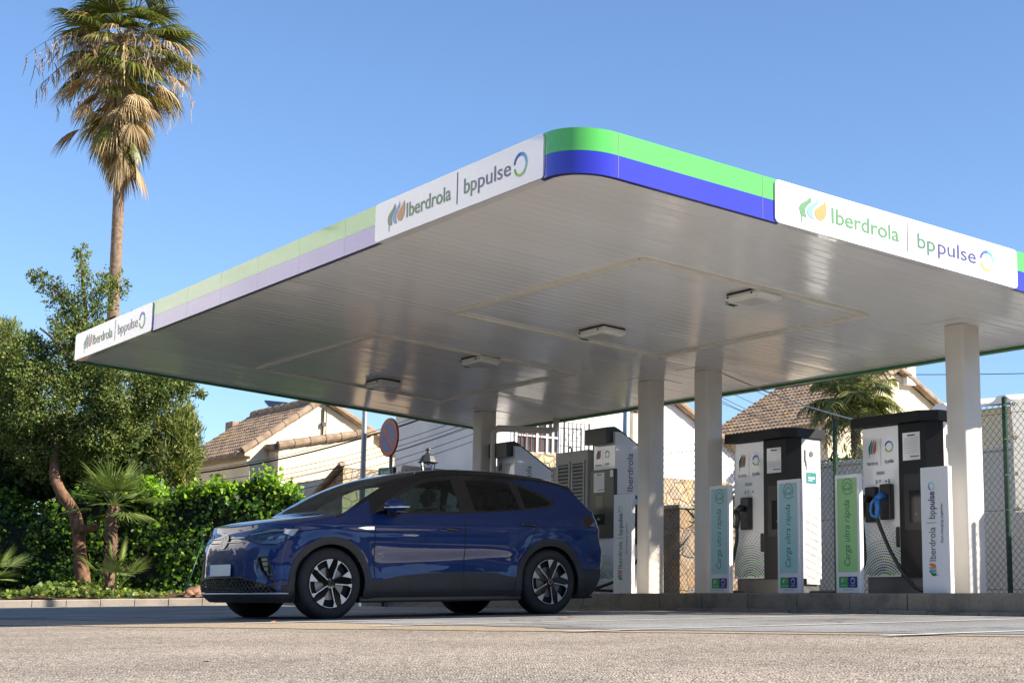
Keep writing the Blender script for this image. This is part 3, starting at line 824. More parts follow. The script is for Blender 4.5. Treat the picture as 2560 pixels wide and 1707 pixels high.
def charger_wide(name, s_left, label, plugs, cables):
    """Twin-panel rapid charger: white connector panel, black screen panel with a chamfered corner, overhanging cap."""
    root = empty(name, W(s_left, 6.1, 0), ROW, label, 'charger', 'wide charging stations right of the middle columns')
    z0, z1 = ISL_Z, 2.13; wl, wb, ch, dp = .55, .40, .13, .42
    mb = MB(); mb.box((.02, .03, z0-.02), (1.05, dp-.02, z0+.19), STAINLESS); mb.build('plinth', parent=root)
    mb = MB(); mb.box((0, 0, z0+.19), (wl, dp, z1), SIGN_WHITE, .006); wp = mb.build('white_panel', parent=root)
    mb = MB()
    pl = [(wl+.004, -.012), (wl+wb, -.012), (wl+wb+ch, ch*.9), (wl+wb+ch, ch*.9+.004), (wl+.004, ch*.9+.004)]
    mb.prism(pl, lambda u, v, d: (u, v, d), z0+.19, z1+.005, CHARGER_BLACK); bp_ = mb.build('black_panel', parent=root)
    mb = MB(); mb.box((wl+.004, ch*.9+.005, z0+.19), (wl+wb+ch-.002, dp, z1), SIGN_WHITE, .004); sd = mb.build('side_panel', parent=root)
    mb = MB()
    cp = [(-.11, -.06), (wl+wb-.02, -.10), (wl+wb+ch+.02, .03), (wl+wb+ch+.03, dp+.05), (-.11, dp+.05)]
    mb.prism(cp, lambda u, v, d: (u, v, d), z1+.006, z1+.118, CHARGER_BLACK); mb.build('cap', parent=root)
    f = fxz(-.0); g = fxz(-.012)
    cogs(root, f, .004, .03, wl-.02, 1.70, .30)
    mb = MB(); rnd = random.Random(3); notice(mb, g, wl+.07, 1.73, wl+.32, 2.03, .003, rnd); mb.build('notice', parent=root)
    mb = MB()
    put_text(mb, 'D', f, .20, .225, 1.505, .04, .004, GREY_INK, bold=.03); 
    stroke(mb, [(.26, 1.515), (.26, 1.55)], .03, f, .004, LIGHT_INK); stroke(mb, [(.34, 1.527), (.36, 1.527)], .02, f, .004, GREY_INK)
    stroke(mb, [(.21, 1.62), (.33, 1.62)], .035, f, .004, LIGHT_INK)
    if len(plugs) > 1: put_text(mb, 'D', f, .385, .41, 1.505, .04, .004, GREY_INK, bold=.03)
    mb.build('socket_label', parent=root)
    mb = MB(); mb.box((wl+.08, -.016, .98), (wl+.35, -.0125, 1.58), BLACK_PLASTIC, 0); mb.build('screen_bezel', parent=root)
    mb = MB(); mb.box((wl+.15, -.0195, 1.06), (wl+.335, -.0165, 1.40), SCREEN); mb.build('screen', parent=root)
    mb = MB()
    for r in (.012, .02, .028): stroke(mb, [(wl+.23+r*math.cos(a), 1.15+r*math.sin(a)) for a in np.linspace(-.7, .7, 7)], .004, g, .0085, LIGHT_INK)
    mb.build('contactless_mark', parent=root)
    mb = MB(); mb.box((wl-.055, -.02, .80), (wl-.012, -.001, 1.02), BLACK_PLASTIC, .008); mb.build('handle', parent=root)
    mb = MB(); dots(mb, f, .0, wl, z0+.20, 1.12, .30, z0+.05, .004, DOT); mb.build('dot_pattern', parent=root)
    for (px_, pz_, pm) in plugs: plug(root, px_, -.02, pz_, pm)
    # right-hand side: vent plate, sticker, notice sheets
    xs_ = wl+wb+ch; fs = lambda u, v, d: (xs_-.002+d, u, v)
    mb = MB(); mb.box((xs_-.002, ch+.04, 1.86), (xs_+.02, ch+.20, 2.0), SIGN_WHITE, .004); mb.lathe([(0, .021), (.035, .021), (.035, .026), (0, .026)], 'x', 16, (xs_, ch+.12, 1.945), GREY_INK)
    mb.add([(xs_+.02, ch+.05, 1.86), (xs_+.02, ch+.19, 1.86), (xs_+.001, ch+.17, 1.74), (xs_+.001, ch+.07, 1.74)], [(0, 1, 2, 3)], SIGN_WHITE)
    mb.build('cable_hook', parent=root)
    mb = MB(); mb.add([fs(ch+.06, 1.60, .003), fs(ch+.22, 1.60, .003), fs(ch+.22, 1.73, .003), fs(ch+.06, 1.73, .003)], [(0, 1, 2, 3)], TEAL)
    put_text(mb, 'andaluz', fs, ch+.09, ch+.19, 1.655, .03, .004, SIGN_WHITE) if False else None
    stroke(mb, [(ch+.09, 1.665), (ch+.195, 1.665)], .022, fs, .004, SIGN_WHITE); stroke(mb, [(ch+.09, 1.635), (ch+.16, 1.635)], .008, fs, .004, SIGN_WHITE)
    stroke(mb, [(ch+.10+.02*math.cos(a), 1.70+.014*math.sin(a)) for a in np.linspace(0, 6, 9)], .007, fs, .004, DOT[0])
    mb.build('sticker', parent=root)
    mb = MB(); mb.add([fs(ch+.06, 1.0, .002), fs(ch+.24, 1.0, .002), fs(ch+.24, 1.22, .002), fs(ch+.06, 1.22, .002)], [(0, 1, 2, 3)], LIGHT_SHEET)
    mb.add([fs(ch+.05, .42, .002), fs(ch+.26, .42, .002), fs(ch+.26, .96, .002), fs(ch+.05, .96, .002)], [(0, 1, 2, 3)], LIGHT_SHEET)
    mb.build('side_notice', parent=root)
    for pts in cables:
        mb = MB(); mb.tube(catmull(pts), .021, 10, CABLE); mb.build('cable', parent=root, smooth=True)
    return root
CHARGER_BLACK = simple('charger_black', (.014, .014, .015), .42, var=.1, spec=.3)
TEAL = simple('teal_sticker', (.02, .20, .20), .4, var=.05)
LIGHT_SHEET = simple('printed_sheet', (.55, .55, .55), .5, var=.2, scale=22)
PLUG_BLUE = simple('blue_connector', (.02, .16, .50), .4, var=.1)
def catmull(p, k=8):
    p = [Vector(q) for q in p]; out = []
    for i in range(len(p)-1):
        a, b, c, d = p[max(0, i-1)], p[i], p[i+1], p[min(len(p)-1, i+2)]
        for j in range(k):
            t = j/k
            out.append(0.5*(2*b+(c-a)*t+(2*a-5*b+4*c-d)*t*t+(3*b-a-3*c+d)*t**3))
    out.append(p[-1]); return out
charger_wide('charging_station', 5.285, 'wide white and black charger with one black plug, behind the pale blue leaning totem', [(.26, 1.30, BLACK_PLASTIC)],
    [[(.245, -.17, 1.08), (.22, -.15, .95), (.14, -.13, .75), (.075, -.13, .55), (.04, -.13, .40), (.06, -.11, .33), (.2, -.02, .315)]])
charger_wide('charging_station', 3.085, 'wide white and black charger with a black and a blue plug, beside the right column', [(.16, 1.31, BLACK_PLASTIC), (.385, 1.33, PLUG_BLUE)],
    [[(.145, -.17, 1.09), (.18, -.18, .85), (.20, -.20, .65), (.15, -.24, .48), (.0, -.28, .36), (-.2, -.25, .317), (-.45, -.2, .315), (-.7, -.15, .315)],
     [(.37, -.17, 1.11), (.42, -.15, .97), (.55, -.15, .74), (.72, -.16, .53), (.88, -.16, .38), (.95, -.1, .33)]])
def charger_narrow(name, s_left, t, label, plug_side):
    """Narrow charger with a sloping lid: black screen box below a white logo panel."""
    root = empty(name, W(s_left, t, 0), ROW, label, 'charger', 'narrow charging stations with sloping tops')
    z0 = ISL_Z; w, dp = .50, .66
    f = fxz(0.0)
    mb = MB()
    prof = [(0, z0), (dp, z0), (dp, 2.17), (.10, 2.50), (0, 2.50)]
    mb.prism([(a_, b_) for a_, b_ in prof], lambda u, v, d: (d, u, v), 0, w, SIGN_WHITE); mb.build('cabinet_body', parent=root)
    mb = MB()
    mb.prism([(-.12, 2.34), (.10, 2.36), (.10, 2.55), (.02, 2.58), (-.12, 2.56)], lambda u, v, d: (d, u, v), -.05, w-.05, BLACK_PLASTIC)
    mb.prism([(.10, 2.52), (.10, 2.545), (dp+.02, 2.205), (dp+.02, 2.18)], lambda u, v, d: (d, u, v), -.05, w-.04, BLACK_PLASTIC)
    mb.build('cap', parent=root)
    cogs(root, f, .004, .01, w-.08, 2.04, .24)
    mb = MB(); mb.box((.0, -.06, 1.06), (w+.06, -.001, 1.99), SCREENBOX, .01); sb = mb.build('screen_box', parent=root)
    g = fxz(-.06)
    mb = MB(); notice(mb, g, .09, 1.68, .34, 1.95, .003, random.Random(5)); mb.build('notice', parent=root)
    mb = MB(); mb.add([g(w-.03, 1.88, .003), g(w+.04, 1.88, .003), g(w+.04, 1.97, .003), g(w-.03, 1.97, .003)], [(0, 1, 2, 3)], SIGN_WHITE); mb.build('small_notice', parent=root)
    mb = MB(); mb.box((.14, -.064, 1.45), (.31, -.061, 1.63), DISPLAY); mb.build('display', parent=root)
    mb = MB(); mb.box((.10, -.068, 1.24), (.34, -.061, 1.38), GLOSS_BLACK); stroke(mb, [(.19, 1.30), (.22, 1.33), (.25, 1.30)], .012, g, .01, LIGHT_INK); mb.build('card_reader', parent=root)
    mb = MB(); dots(mb, f, 0, w, z0+.2, 1.02, .30, z0+.05, .004, DOT, rows=20); mb.build('dot_pattern', parent=root)
    mb = MB(); mb.box((.01, -.004, z0+.005), (w-.01, -.001, z0+.19), LIGHT_SHEET); mb.build('base_plate', parent=root)
    # right side carries the name reading upwards
    fs = lambda u, v, d: (w+d, u, v)
    up = lambda u, v, d: fs(.33-v, 1.47+u, d)
    mb = MB(); flame(mb, up, 0, .20, .0, .17, .004, FL2); put_text(mb, 'Iberdrola', up, .23, .75, .03, .10, .004, GREY_INK); mb.build('lettering', parent=root)
    if plug_side:
        mb = MB(); mb.add([fs(.30, 1.60, .003), fs(.46, 1.60, .003), fs(.46, 1.65, .003), fs(.30, 1.65, .003)], [(0, 1, 2, 3)], PLUG_GLOW)
        put_text(mb, 'A', fs, .20, .24, 1.55, .04, .004, GREY_INK, bold=.03); mb.build('status_bar', parent=root)
        mb = MB(); mb.box((w, .20, .98), (w+.10, .50, 1.52), BLACK_PLASTIC, .02); mb.build('holster', parent=root)
        mb = MB(); mb.tube(catmull([(w+.1, .35, 1.05), (w+.22, .33, .9), (w+.20, .2, .72), (w+.10, 0, .5), (w-.1, -.2, .38), (w-.3, -.3, .315)]), .021, 10, CABLE); mb.build('cable', parent=root, smooth=True)
    else:
        mb = MB(); 
        for i in range(9):
            for j in range(4): stroke(mb, [(.54+j*.022, 1.4+i*.07+j*.02), (.548+j*.022, 1.4+i*.07+j*.02)], .008, fs, .003, LIGHT_INK)
        mb.build('dot_pattern', parent=root)
    return root
SCREENBOX = simple('screen_box_plastic', (.045, .045, .038), .35, var=.08)
PLUG_GLOW = simple('status_blue', (.03, .06, .70), .4, var=0)
charger_narrow('charging_station', 8.27, 6.1, 'narrow grey-sided charger with sloping top, behind the grey totem left of a column', True)
charger_narrow('charging_station', 10.82, 6.1, 'narrow grey-sided charger with sloping top, behind the car roof', False)

# ------------------------------------------------------------------ totems along the kerb
def totem(s_left, label, kind, w=.365, h=1.27, tilt=0.0, t=5.52, group=None):
    root = empty('totem_sign', W(s_left, t, ISL_Z), ROW, label, 'sign', group)
    mb = MB(); mb.box((0, 0, 0), (w, .055, h), SIGN_WHITE, .006); mb.build('sign_body', parent=root)
    up = lambda u, v, d: (v, -d, u)          # u climbs the sign, v runs to the right
    flat = lambda u, v, d: (u, -d, v)
    face = lambda u, v, d: (w-v, -d, u)
    if kind == 'white':
        tx = lambda u, v, d: (w*.42-v, -d, u)
        mb = MB(); flame(mb, tx, .17, .30, -.06, .13, .004, FL); put_text(mb, 'Iberdrola', tx, .32, .66, -.03, .085, .004, DKGREEN_INK); mb.build('lettering', parent=root)
        mb = MB(); stroke(mb, [(.705, -.05), (.705, .08)], .005, tx, .004, GREY_INK)
        put_text(mb, 'bp', tx, .745, .83, -.03, .085, .004, DKGREEN_INK); put_text(mb, 'pulse', tx, .84, 1.02, -.03, .085, .004, NAVY_INK, bold=.015); mb.build('lettering', parent=root)
        mb = MB(); swirl(mb, tx, 1.075, .01, .042, .042, .004, SW); mb.build('ring_logo', parent=root)
        t2 = lambda u, v, d: (w*.70-v+.03, -d, u)
        mb = MB(); put_text(mb, 'Fast charging together', t2, .50, .90, 0, .034, .004, NAVY_INK, shear=.25); mb.build('lettering', parent=root)
    else:
        col = kind
        mb = MB(); mb.add([flat(.035, .225, .003), flat(w-.035, .225, .003), flat(w-.035, h-.04, .003), flat(.035, h-.04, .003)], [(0, 1, 2, 3)], col); mb.build('colour_field', parent=root)
        tx = lambda u, v, d: (w*.60-v, -d, u)
        mb = MB(); put_text(mb, 'Carga ultra rápida', tx, .29, .99, 0, .088, .005, CARGA_INK, shear=.22); mb.build('lettering', parent=root)
        ic = lambda u, v, d: (w*.52+u*.075, -d, h-.13+v*.085)
        mb = MB(); stroke(mb, [(math.cos(a), math.sin(a)) for a in np.linspace(-.62, 5.0, 30)], .09, ic, .005, CARGA_INK)
        stroke(mb, [(-.72, -.35), (-.80, -.05), (-.55, .10), (-.3, .42), (.25, .46), (.62, .12), (.78, .02), (.80, -.35)], .09, ic, .005, CARGA_INK)
        for cx_ in (-.42, .45): stroke(mb, [(cx_+.17*math.cos(a), -.36+.17*math.sin(a)) for a in np.linspace(0, 2*math.pi, 13)], .08, ic, .005, CARGA_INK)
        stroke(mb, [(-.2, -.36), (.25, -.36)], .09, ic, .005, CARGA_INK)
        stroke(mb, [(.3, -.95), (.62, -.92), (.85, -.72), (.95, -.85), (1.1, -.7)], .09, ic, .005, CARGA_INK)
        mb.build('car_icon', parent=root)
        y0, y1 = .06, .178
        mb = MB(); tri_fill(mb, rrect(.045, y0, w/2+.02, y1, .012), flat, .003, BADGE_GREEN)
        flame(mb, flat, .085, .155, y0+.045, .062, .005, (LEAFWHITE, BLUE_INK, ORANGE_INK)); put_text(mb, 'Iberdrola', flat, .075, .168, y0+.018, .018, .005, LEAFWHITE); mb.build('badge', parent=root)
        mb = MB(); tri_fill(mb, rrect(w/2+.0, y0, w-.045, y1, .012), flat, .0035, BADGE_NAVY)
        swirl(mb, flat, w*.70, y0+.073, .032, .032, .0055, (SIGN_WHITE, SW[3], SW[6])); put_text(mb, 'bp pulse', flat, w*.60, w*.80, y0+.018, .018, .0055, LEAFWHITE); mb.build('badge', parent=root)
        mb = MB(); put_text(mb, 'Fast charging together', flat, w*.28, w*.74, .035, .012, .004, GREY_INK); mb.build('lettering', parent=root)
    return root
CARGA_INK = simple('sign_teal_ink', (.035, .17, .10), .4, var=0)
FIELD_BLUE = simple('pale_blue_field', (.36, .60, .615), .35, var=.03)
FIELD_GREEN = simple('pale_green_field', (.33, .62, .25), .35, var=.03)
BADGE_GREEN = simple('badge_green', (.02, .36, .09), .4, var=0)
BADGE_NAVY = simple('badge_navy', (.03, .025, .22), .4, var=0)
LEAFWHITE = simple('badge_white', (.6, .7, .55), .4, var=0)
GB_ = 'totem signs along the island kerb'
totem(7.0, 'plain white upright totem in shade between the car tail and a column', 'white', w=.39, h=1.27, group=GB_)
totem(5.06, 'pale blue totem standing against the foot of a canopy column', FIELD_BLUE, group=GB_)
totem(3.86, 'pale blue totem in front of the charger with a single black plug', FIELD_BLUE, group=GB_)
totem(2.93, 'green totem standing between the two wide chargers', FIELD_GREEN, group=GB_)
totem(1.69, 'plain white totem with logos leaning by the sunlit right column', 'white', w=.37, h=1.27, group=GB_)
totem(8.62, 'pale blue totem half hidden behind the car tail', FIELD_BLUE, t=5.62, w=.44, group=GB_)

# ------------------------------------------------------------------ grey plant cabinets
def cabinet(loc, w, d, z1, label, louv=True):
    root = empty('vent_cabinet', loc, ROW, label, 'cabinet')
    mb = MB(); mb.box((0, 0, ISL_Z-.02), (w, d, z1), CABINET, .008); mb.build('cabinet_body', parent=root)
    if louv:
        for z0_, z1_ in ((z1-.95, z1-.14), (z1-1.85, z1-1.0)):
            for x0_ in (.06, w/2+.02):
                mb = MB(); x1_ = x0_+w/2-.08
                for a_, b_ in (((x0_, z0_), (x0_+.03, z1_)), ((x1_-.03, z0_), (x1_, z1_)), ((x0_+.03, z0_), (x1_-.03, z0_+.04)), ((x0_+.03, z1_-.04), (x1_-.03, z1_))):
                    mb.box((a_[0], -.018, a_[1]), (b_[0], -.001, b_[1]), CABINET)
                mb.add([(x0_+.03, -.003, z0_+.04), (x1_-.03, -.003, z0_+.04), (x1_-.03, -.003, z1_-.04), (x0_+.03, -.003, z1_-.04)], [(0, 1, 2, 3)], LOUVRE)
                k = int((z1_-z0_-.08)/.052)
                for i in range(k):
                    z = z0_+.05+i*.052
                    mb.add([(x0_+.03, -.022, z), (x1_-.03, -.022, z), (x1_-.03, -.005, z+.03), (x0_+.03, -.005, z+.03)], [(0, 1, 2, 3)], CABINET)
                mb.build('louvre_door', parent=root)
    for x0_ in (.12, w-.06):
        mb = MB(); mb.tube([(x0_+.04*math.cos(a), d*.3, z1+.045+.045*math.sin(a)) for a in np.linspace(0, 2*math.pi, 17)], .011, 8, STEEL_DARK, cap=False)
        mb.build('lifting_eye', parent=root, smooth=True)
    return root
STEEL_DARK = simple('dark_steel', (.06, .06, .06), .5, metal=.5, var=.1)
cabinet(W(9.25, 6.12, 0), .80, .55, 2.31, 'pale grey steel cabinet with louvred doors between two narrow chargers')
cabinet(W(12.9, 7.05, 0), .95, .55, 2.40, 'plain grey green cabinet behind the lantern and the car roof', louv=False)
# ------------------------------------------------------------------ the parked car
# car frame: x back from the nose, y to the far side, z up; the forecourt slope is in the matrix
CA = Vector((.817, .576, .033)).normalized(); CW = Vector((-.576, .817, -.0037)); CW = (CW - CA*CW.dot(CA)).normalized(); CU = CA.cross(CW)
CO = Vector((-3.001, 16.625, -.116))
CAR = empty('parked_car', label='dark blue electric hatchback with black roof parked under the canopy, plugged in at the back', cat='car')
CAR.matrix_world = Matrix(((CA.x, CW.x, CU.x, CO.x), (CA.y, CW.y, CU.y, CO.y), (CA.z, CW.z, CU.z, CO.z), (0, 0, 0, 1)))

def mk_paint(name, col, flake=.0):
    m, nt, b = new_mat(name)
    b.inputs['Base Color'].default_value = (*col, 1)
    b.inputs['Metallic'].default_value = .0; b.inputs['Roughness'].default_value = .5; b.inputs['Specular IOR Level'].default_value = .15
    b.inputs['Coat Weight'].default_value = 1.0; b.inputs['Coat Roughness'].default_value = .02; b.inputs['Coat IOR'].default_value = 1.45
    n = N(nt, 'ShaderNodeTexNoise', Scale=900.0, Detail=1.0); nt.links.new(coords(nt), n.inputs['Vector'])
    nt.links.new(ramp(nt, n.outputs['Fac'], [(.35, [c*.8 for c in col]), (.65, [c*1.25 for c in col])]), b.inputs['Base Color'])
    g = N(nt, 'ShaderNodeNewGeometry')
    dk = N(nt, 'ShaderNodeBsdfDiffuse'); dk.inputs['Color'].default_value = (.012, .012, .013, 1)   # lining inside the shell
    ms = N(nt, 'ShaderNodeMixShader')
    nt.links.new(g.outputs['Backfacing'], ms.inputs[0]); nt.links.new(b.outputs[0], ms.inputs[1]); nt.links.new(dk.outputs[0], ms.inputs[2])
    nt.links.new(ms.outputs[0], nt.nodes['Material Output'].inputs['Surface'])
    return m
PAINT = mk_paint('blue_metallic_paint', (.0018, .022, .115))
ROOFBLACK = mk_paint('black_roof_paint', (.008, .008, .010))
def mk_glass(name, tint, refl=1.0):
    m, nt, b = new_mat(name); nt.nodes.remove(b)
    tr = N(nt, 'ShaderNodeBsdfTransparent'); tr.inputs[0].default_value = (*tint, 1)
    gl = N(nt, 'ShaderNodeBsdfGlossy'); gl.inputs['Roughness'].default_value = .01; gl.inputs[0].default_value = (.9, .95, 1, 1)
    fr = N(nt, 'ShaderNodeFresnel'); fr.inputs['IOR'].default_value = 1.5
    ms = N(nt, 'ShaderNodeMixShader')
    nt.links.new(fr.outputs[0], ms.inputs[0]); nt.links.new(tr.outputs[0], ms.inputs[1]); nt.links.new(gl.outputs[0], ms.inputs[2])
    nt.links.new(ms.outputs[0], nt.nodes['Material Output'].inputs['Surface'])
    return m
GLASS = mk_glass('window_glass', (.50, .66, .62)); PRIVACY = mk_glass('privacy_glass', (.34, .44, .42)); SHIELD = mk_glass('windscreen_glass', (.62, .74, .70))
LENS = mk_glass('lamp_glass', (.8, .82, .85))

TAILCLEAR = simple('clear_lens', (.30, .29, .30), .12, var=.1, coat=.8)
TAIL = simple('dark_red_lens', (.02, .004, .005), .08, var=0, coat=.8)
WX = (.86, 3.63); WZ = .363
wz_ = pchip([.17,.20,.25,.31,.40,.47,.55,.63,.72,.82,.89,.935,.956,.968,1.0,1.05,1.09,1.12,1.2,1.3,1.42,1.50,1.56,1.62],
            [.78,.835,.880,.903,.913,.904,.899,.906,.916,.9215,.919,.9235,.9240,.9145,.903,.885,.866,.850,.813,.765,.704,.655,.60,.52])
wp_ = pchip([0,.25,.30,.40,.50,.70,.95,1.3,3.2,3.8,4.1,4.3,4.45,4.58], [.90,.915,.937,.962,.977,.990,.998,1,1,.995,.978,.952,.915,.86])
ze_ = pchip([0,.15,.3,.6,.95,1.1,1.3,1.6,1.9,2.2,2.6,3.0,3.5,3.9,4.06,4.12,4.3,4.45,4.5], [.79,.84,.888,.955,1.025,1.085,1.195,1.350,1.455,1.510,1.535,1.530,1.495,1.440,1.395,1.335,1.155,1.06,1.03])
zt_ = pchip([0,.10,.2,.35,.6,.9,1.02,1.17,1.5,1.83,2.17,2.5,3.0,3.5,4.0,4.10,4.13,4.3,4.5], [.83,.90,.965,1.008,1.045,1.082,1.112,1.212,1.388,1.508,1.578,1.606,1.612,1.588,1.52,1.49,1.415,1.24,1.085])
pf_ = pchip([.15,.20,.25,.33,.45,.60,.70,.78,.84,.90,1.0], [.12,.075,.028,.0,.012,.018,.032,.055,.085,.125,.16])
rb_ = pchip([.15,.19,.30,.45,.6,.7,.8,.9,1.0,1.12], [-.14,-.10,-.02,.05,.08,.082,.045,.03,.02,0])
def plan_f(b): return .065+.26*(1-np.maximum(0, 1-np.abs(b)**2.4)**.55)
def plan_r(b): return -.20*(1-np.maximum(0, 1-np.abs(b)**2.6)**.55)
def wide(x, z):
    w = wz_(z)*wp_(x)
    for cx_ in WX:
        r = np.hypot(x-cx_, z-WZ)
        w = w + .014*np.exp(-((r-.47)/.07)**2)*(z < .95)
    # soft crease that rises along the lower doors
    w = w - .007*np.exp(-((z-(.60+.05*(x-2.2)))/.06)**2)*np.clip((x-1.45)/.3, 0, 1)*np.clip((3.1-x)/.4, 0, 1)
    return w
XR = 4.50
def warp(X, b, z):
    X = np.asarray(X, float)
    kf = np.where(X < .9, (1-X/.9)**2, 0); kr = np.where(X > 3.9, ((X-3.9)/.6)**2, 0)
    return X + kf*(plan_f(b)+pf_(z)) + kr*(plan_r(b)+rb_(z))
# feature outlines in side view (x, z)
P_GF = [(1.50,1.112),(1.53,1.140),(1.70,1.245),(1.89,1.345),(2.08,1.422),(2.25,1.452),(2.455,1.468),(2.487,1.120)]
P_GR = [(2.645,1.472),(2.95,1.468),(3.22,1.450),(3.295,1.158),(2.675,1.130)]
P_Q = [(3.335,1.432),(3.54,1.350),(3.735,1.245),(3.70,1.215),(3.36,1.172)]
P_BLK = [(1.36,1.070),(1.50,1.170),(1.70,1.285),(1.89,1.385),(2.08,1.462),(2.25,1.492),(2.60,1.512),(2.95,1.505),(3.25,1.478),(3.45,1.425),(3.60,1.36),(3.79,1.255),(3.80,1.235),(3.70,1.195),(3.36,1.152),(2.9,1.122),(2.5,1.098),(2.0,1.085),(1.5,1.072)]
P_FD = [(1.372,.262),(1.372,1.075),(1.40,1.10),(1.72,1.30),(2.1,1.475),(2.56,1.52),(2.585,1.10),(2.49,1.08),(2.475,.262)]
P_RD = [(2.485,.262),(2.498,1.08),(2.592,1.10),(2.568,1.52),(3.0,1.52),(3.32,1.47),(3.44,1.16),(3.46,.98),(3.40,.86),(3.22,.62),(3.145,.40),(3.14,.262)]
CLADTOP = pchip([1.2,1.38,1.73,2.1,2.47,2.85,3.135,3.3], [.385,.392,.440,.466,.480,.468,.420,.41])
def inpoly(px_, pz_, poly):
    px_ = np.asarray(px_); pz_ = np.asarray(pz_); r = np.zeros(px_.shape, bool); n = len(poly)
    for i in range(n):
        x0, z0 = poly[i]; x1, z1 = poly[(i+1) % n]
        c = ((z0 > pz_) != (z1 > pz_)) & (px_ < (x1-x0)*(pz_-z0)/((z1-z0) if z1 != z0 else 1e-9)+x0)
        r ^= c
    return r
SEG = []
for poly in (P_GF, P_GR, P_Q, P_BLK, P_FD, P_RD):
    for i in range(len(poly)): SEG.append((*poly[i], *poly[(i+1) % len(poly)]))
for cx_ in WX:
    for rr in (.395, .470):
        for k in range(72):
            a0, a1 = 2*math.pi*k/72, 2*math.pi*(k+1)/72
            SEG.append((cx_+rr*math.cos(a0), WZ+rr*math.sin(a0), cx_+rr*math.cos(a1), WZ+rr*math.sin(a1)))
xs_ = np.linspace(1.2, 3.3, 40)
for i in range(39): SEG.append((xs_[i], float(CLADTOP(xs_[i])), xs_[i+1], float(CLADTOP(xs_[i+1]))))
SEG = np.array(SEG)
def snap(x, z, tol):
    d = SEG[:, 2:]-SEG[:, :2]; l2 = (d**2).sum(1)
    best = np.full(x.shape, 1e9); bx = x.copy(); bz = z.copy()
    for (x0, z0, x1, z1), dd, ll in zip(SEG, d, l2):
        m = (x > min(x0, x1)-.02) & (x < max(x0, x1)+.02) & (z > min(z0, z1)-.02) & (z < max(z0, z1)+.02)
        if not m.any(): continue
        xx, zz = x[m], z[m]
        t = np.clip(((xx-x0)*dd[0]+(zz-z0)*dd[1])/ll, 0, 1); qx, qz = x0+t*dd[0], z0+t*dd[1]
        e = np.hypot(xx-qx, zz-qz); k = e < best[m]
        idx = np.where(m)[0][k]; best[idx] = e[k]; bx[idx] = qx[k]; bz[idx] = qz[k]
    u = best < tol
    return np.where(u, bx, x), np.where(u, bz, z)
# grid
X = np.concatenate([np.linspace(0, .9, 64)[:-1], np.linspace(.9, 3.9, 232)[:-1], np.linspace(3.9, XR, 46)])
NX = len(X); NSIDE, NTOP = 96, 44; ZB = .185
ring = []   # per station arrays for the near half (b < 0 means near side)
sv = np.linspace(0, 1, NSIDE)
xb = warp(X, 1.0, .5)
px_ = np.zeros((NX, NSIDE+NTOP)); py_ = np.zeros_like(px_); pz_ = np.zeros_like(px_)
th = np.linspace(0, math.pi/2, NTOP+1)[1:]
NEXP = 2.5
for i, x0 in enumerate(X):
    ze = float(ze_(warp(x0, 1.0, .85)))
    z = ZB + (ze-ZB)*sv
    xx = warp(np.full(NSIDE, x0), 1.0, z)
    px_[i, :NSIDE] = xx; pz_[i, :NSIDE] = z
    bb = np.cos(th)**(2/NEXP); kk = np.sin(th)**(2/NEXP)
    ztop = np.minimum(1.7, zt_(warp(x0, bb, .86))); zee = ze_(warp(x0, 1.0, .85))
    zz = zee + np.maximum(0, ztop-zee)*kk
    px_[i, NSIDE:] = warp(x0, bb, zz); pz_[i, NSIDE:] = zz
    py_[i, NSIDE:] = bb*float(wide(np.array(warp(x0, 1.0, .85)), np.array(ze)))
sx, sz = snap(px_[1:-1, 1:NSIDE-1].ravel(), pz_[1:-1, 1:NSIDE-1].ravel(), .0075)
px_[1:-1, 1:NSIDE-1] = sx.reshape(NX-2, NSIDE-2); pz_[1:-1, 1:NSIDE-1] = sz.reshape(NX-2, NSIDE-2)
py_[:, :NSIDE] = wide(px_[:, :NSIDE], pz_[:, :NSIDE])
NR = NSIDE+NTOP
fx = np.concatenate([px_, px_[:, -2::-1]], 1); fy = np.concatenate([-py_, py_[:, -2::-1]], 1); fz = np.concatenate([pz_, pz_[:, -2::-1]], 1)
NRR = fx.shape[1]
V = np.stack([fx, fy, fz], -1).reshape(-1, 3)
ii, jj = np.meshgrid(np.arange(NX-1), np.arange(NRR-1), indexing='ij')
Q = np.stack([ii*NRR+jj, (ii+1)*NRR+jj, (ii+1)*NRR+jj+1, ii*NRR+jj+1], -1).reshape(-1, 4)
jm = np.minimum(jj, NRR-2-jj).ravel()
side = jm < NSIDE-1
cx = V[Q, 0].mean(1); cy = V[Q, 1].mean(1); cz = V[Q, 2].mean(1)
cls = np.zeros(len(Q), int)       # 0 body, 1 cladding, 2 front glass, 3 rear glass, 4 quarter, 5 black, 6 windscreen, 7 rear screen, 8 roof, 9 removed; +20 front door, +40 rear door
r1 = np.hypot(cx-WX[0], cz-WZ); r2 = np.hypot(cx-WX[1], cz-WZ)
cls[side & inpoly(cx, cz, P_BLK)] = 5
cls[side & inpoly(cx, cz, P_GF)] = 2; cls[side & inpoly(cx, cz, P_GR)] = 3; cls[side & inpoly(cx, cz, P_Q)] = 4
cls[side & (cx > 1.9) & (cx < 3.55) & (cz > 1.49)] = 8
low = side & (((cx > 1.2) & (cx < 3.3) & (cz < CLADTOP(cx))) | ((cx < .8) & (cz < .345)) | ((cx > 3.7) & (cz < .50)))
cls[low] = 1
cls[side & ((r1 < .470) | (r2 < .470)) & (cz > .2)] = 1
cls[side & ((r1 < .395) | (r2 < .395))] = 9
top = ~side
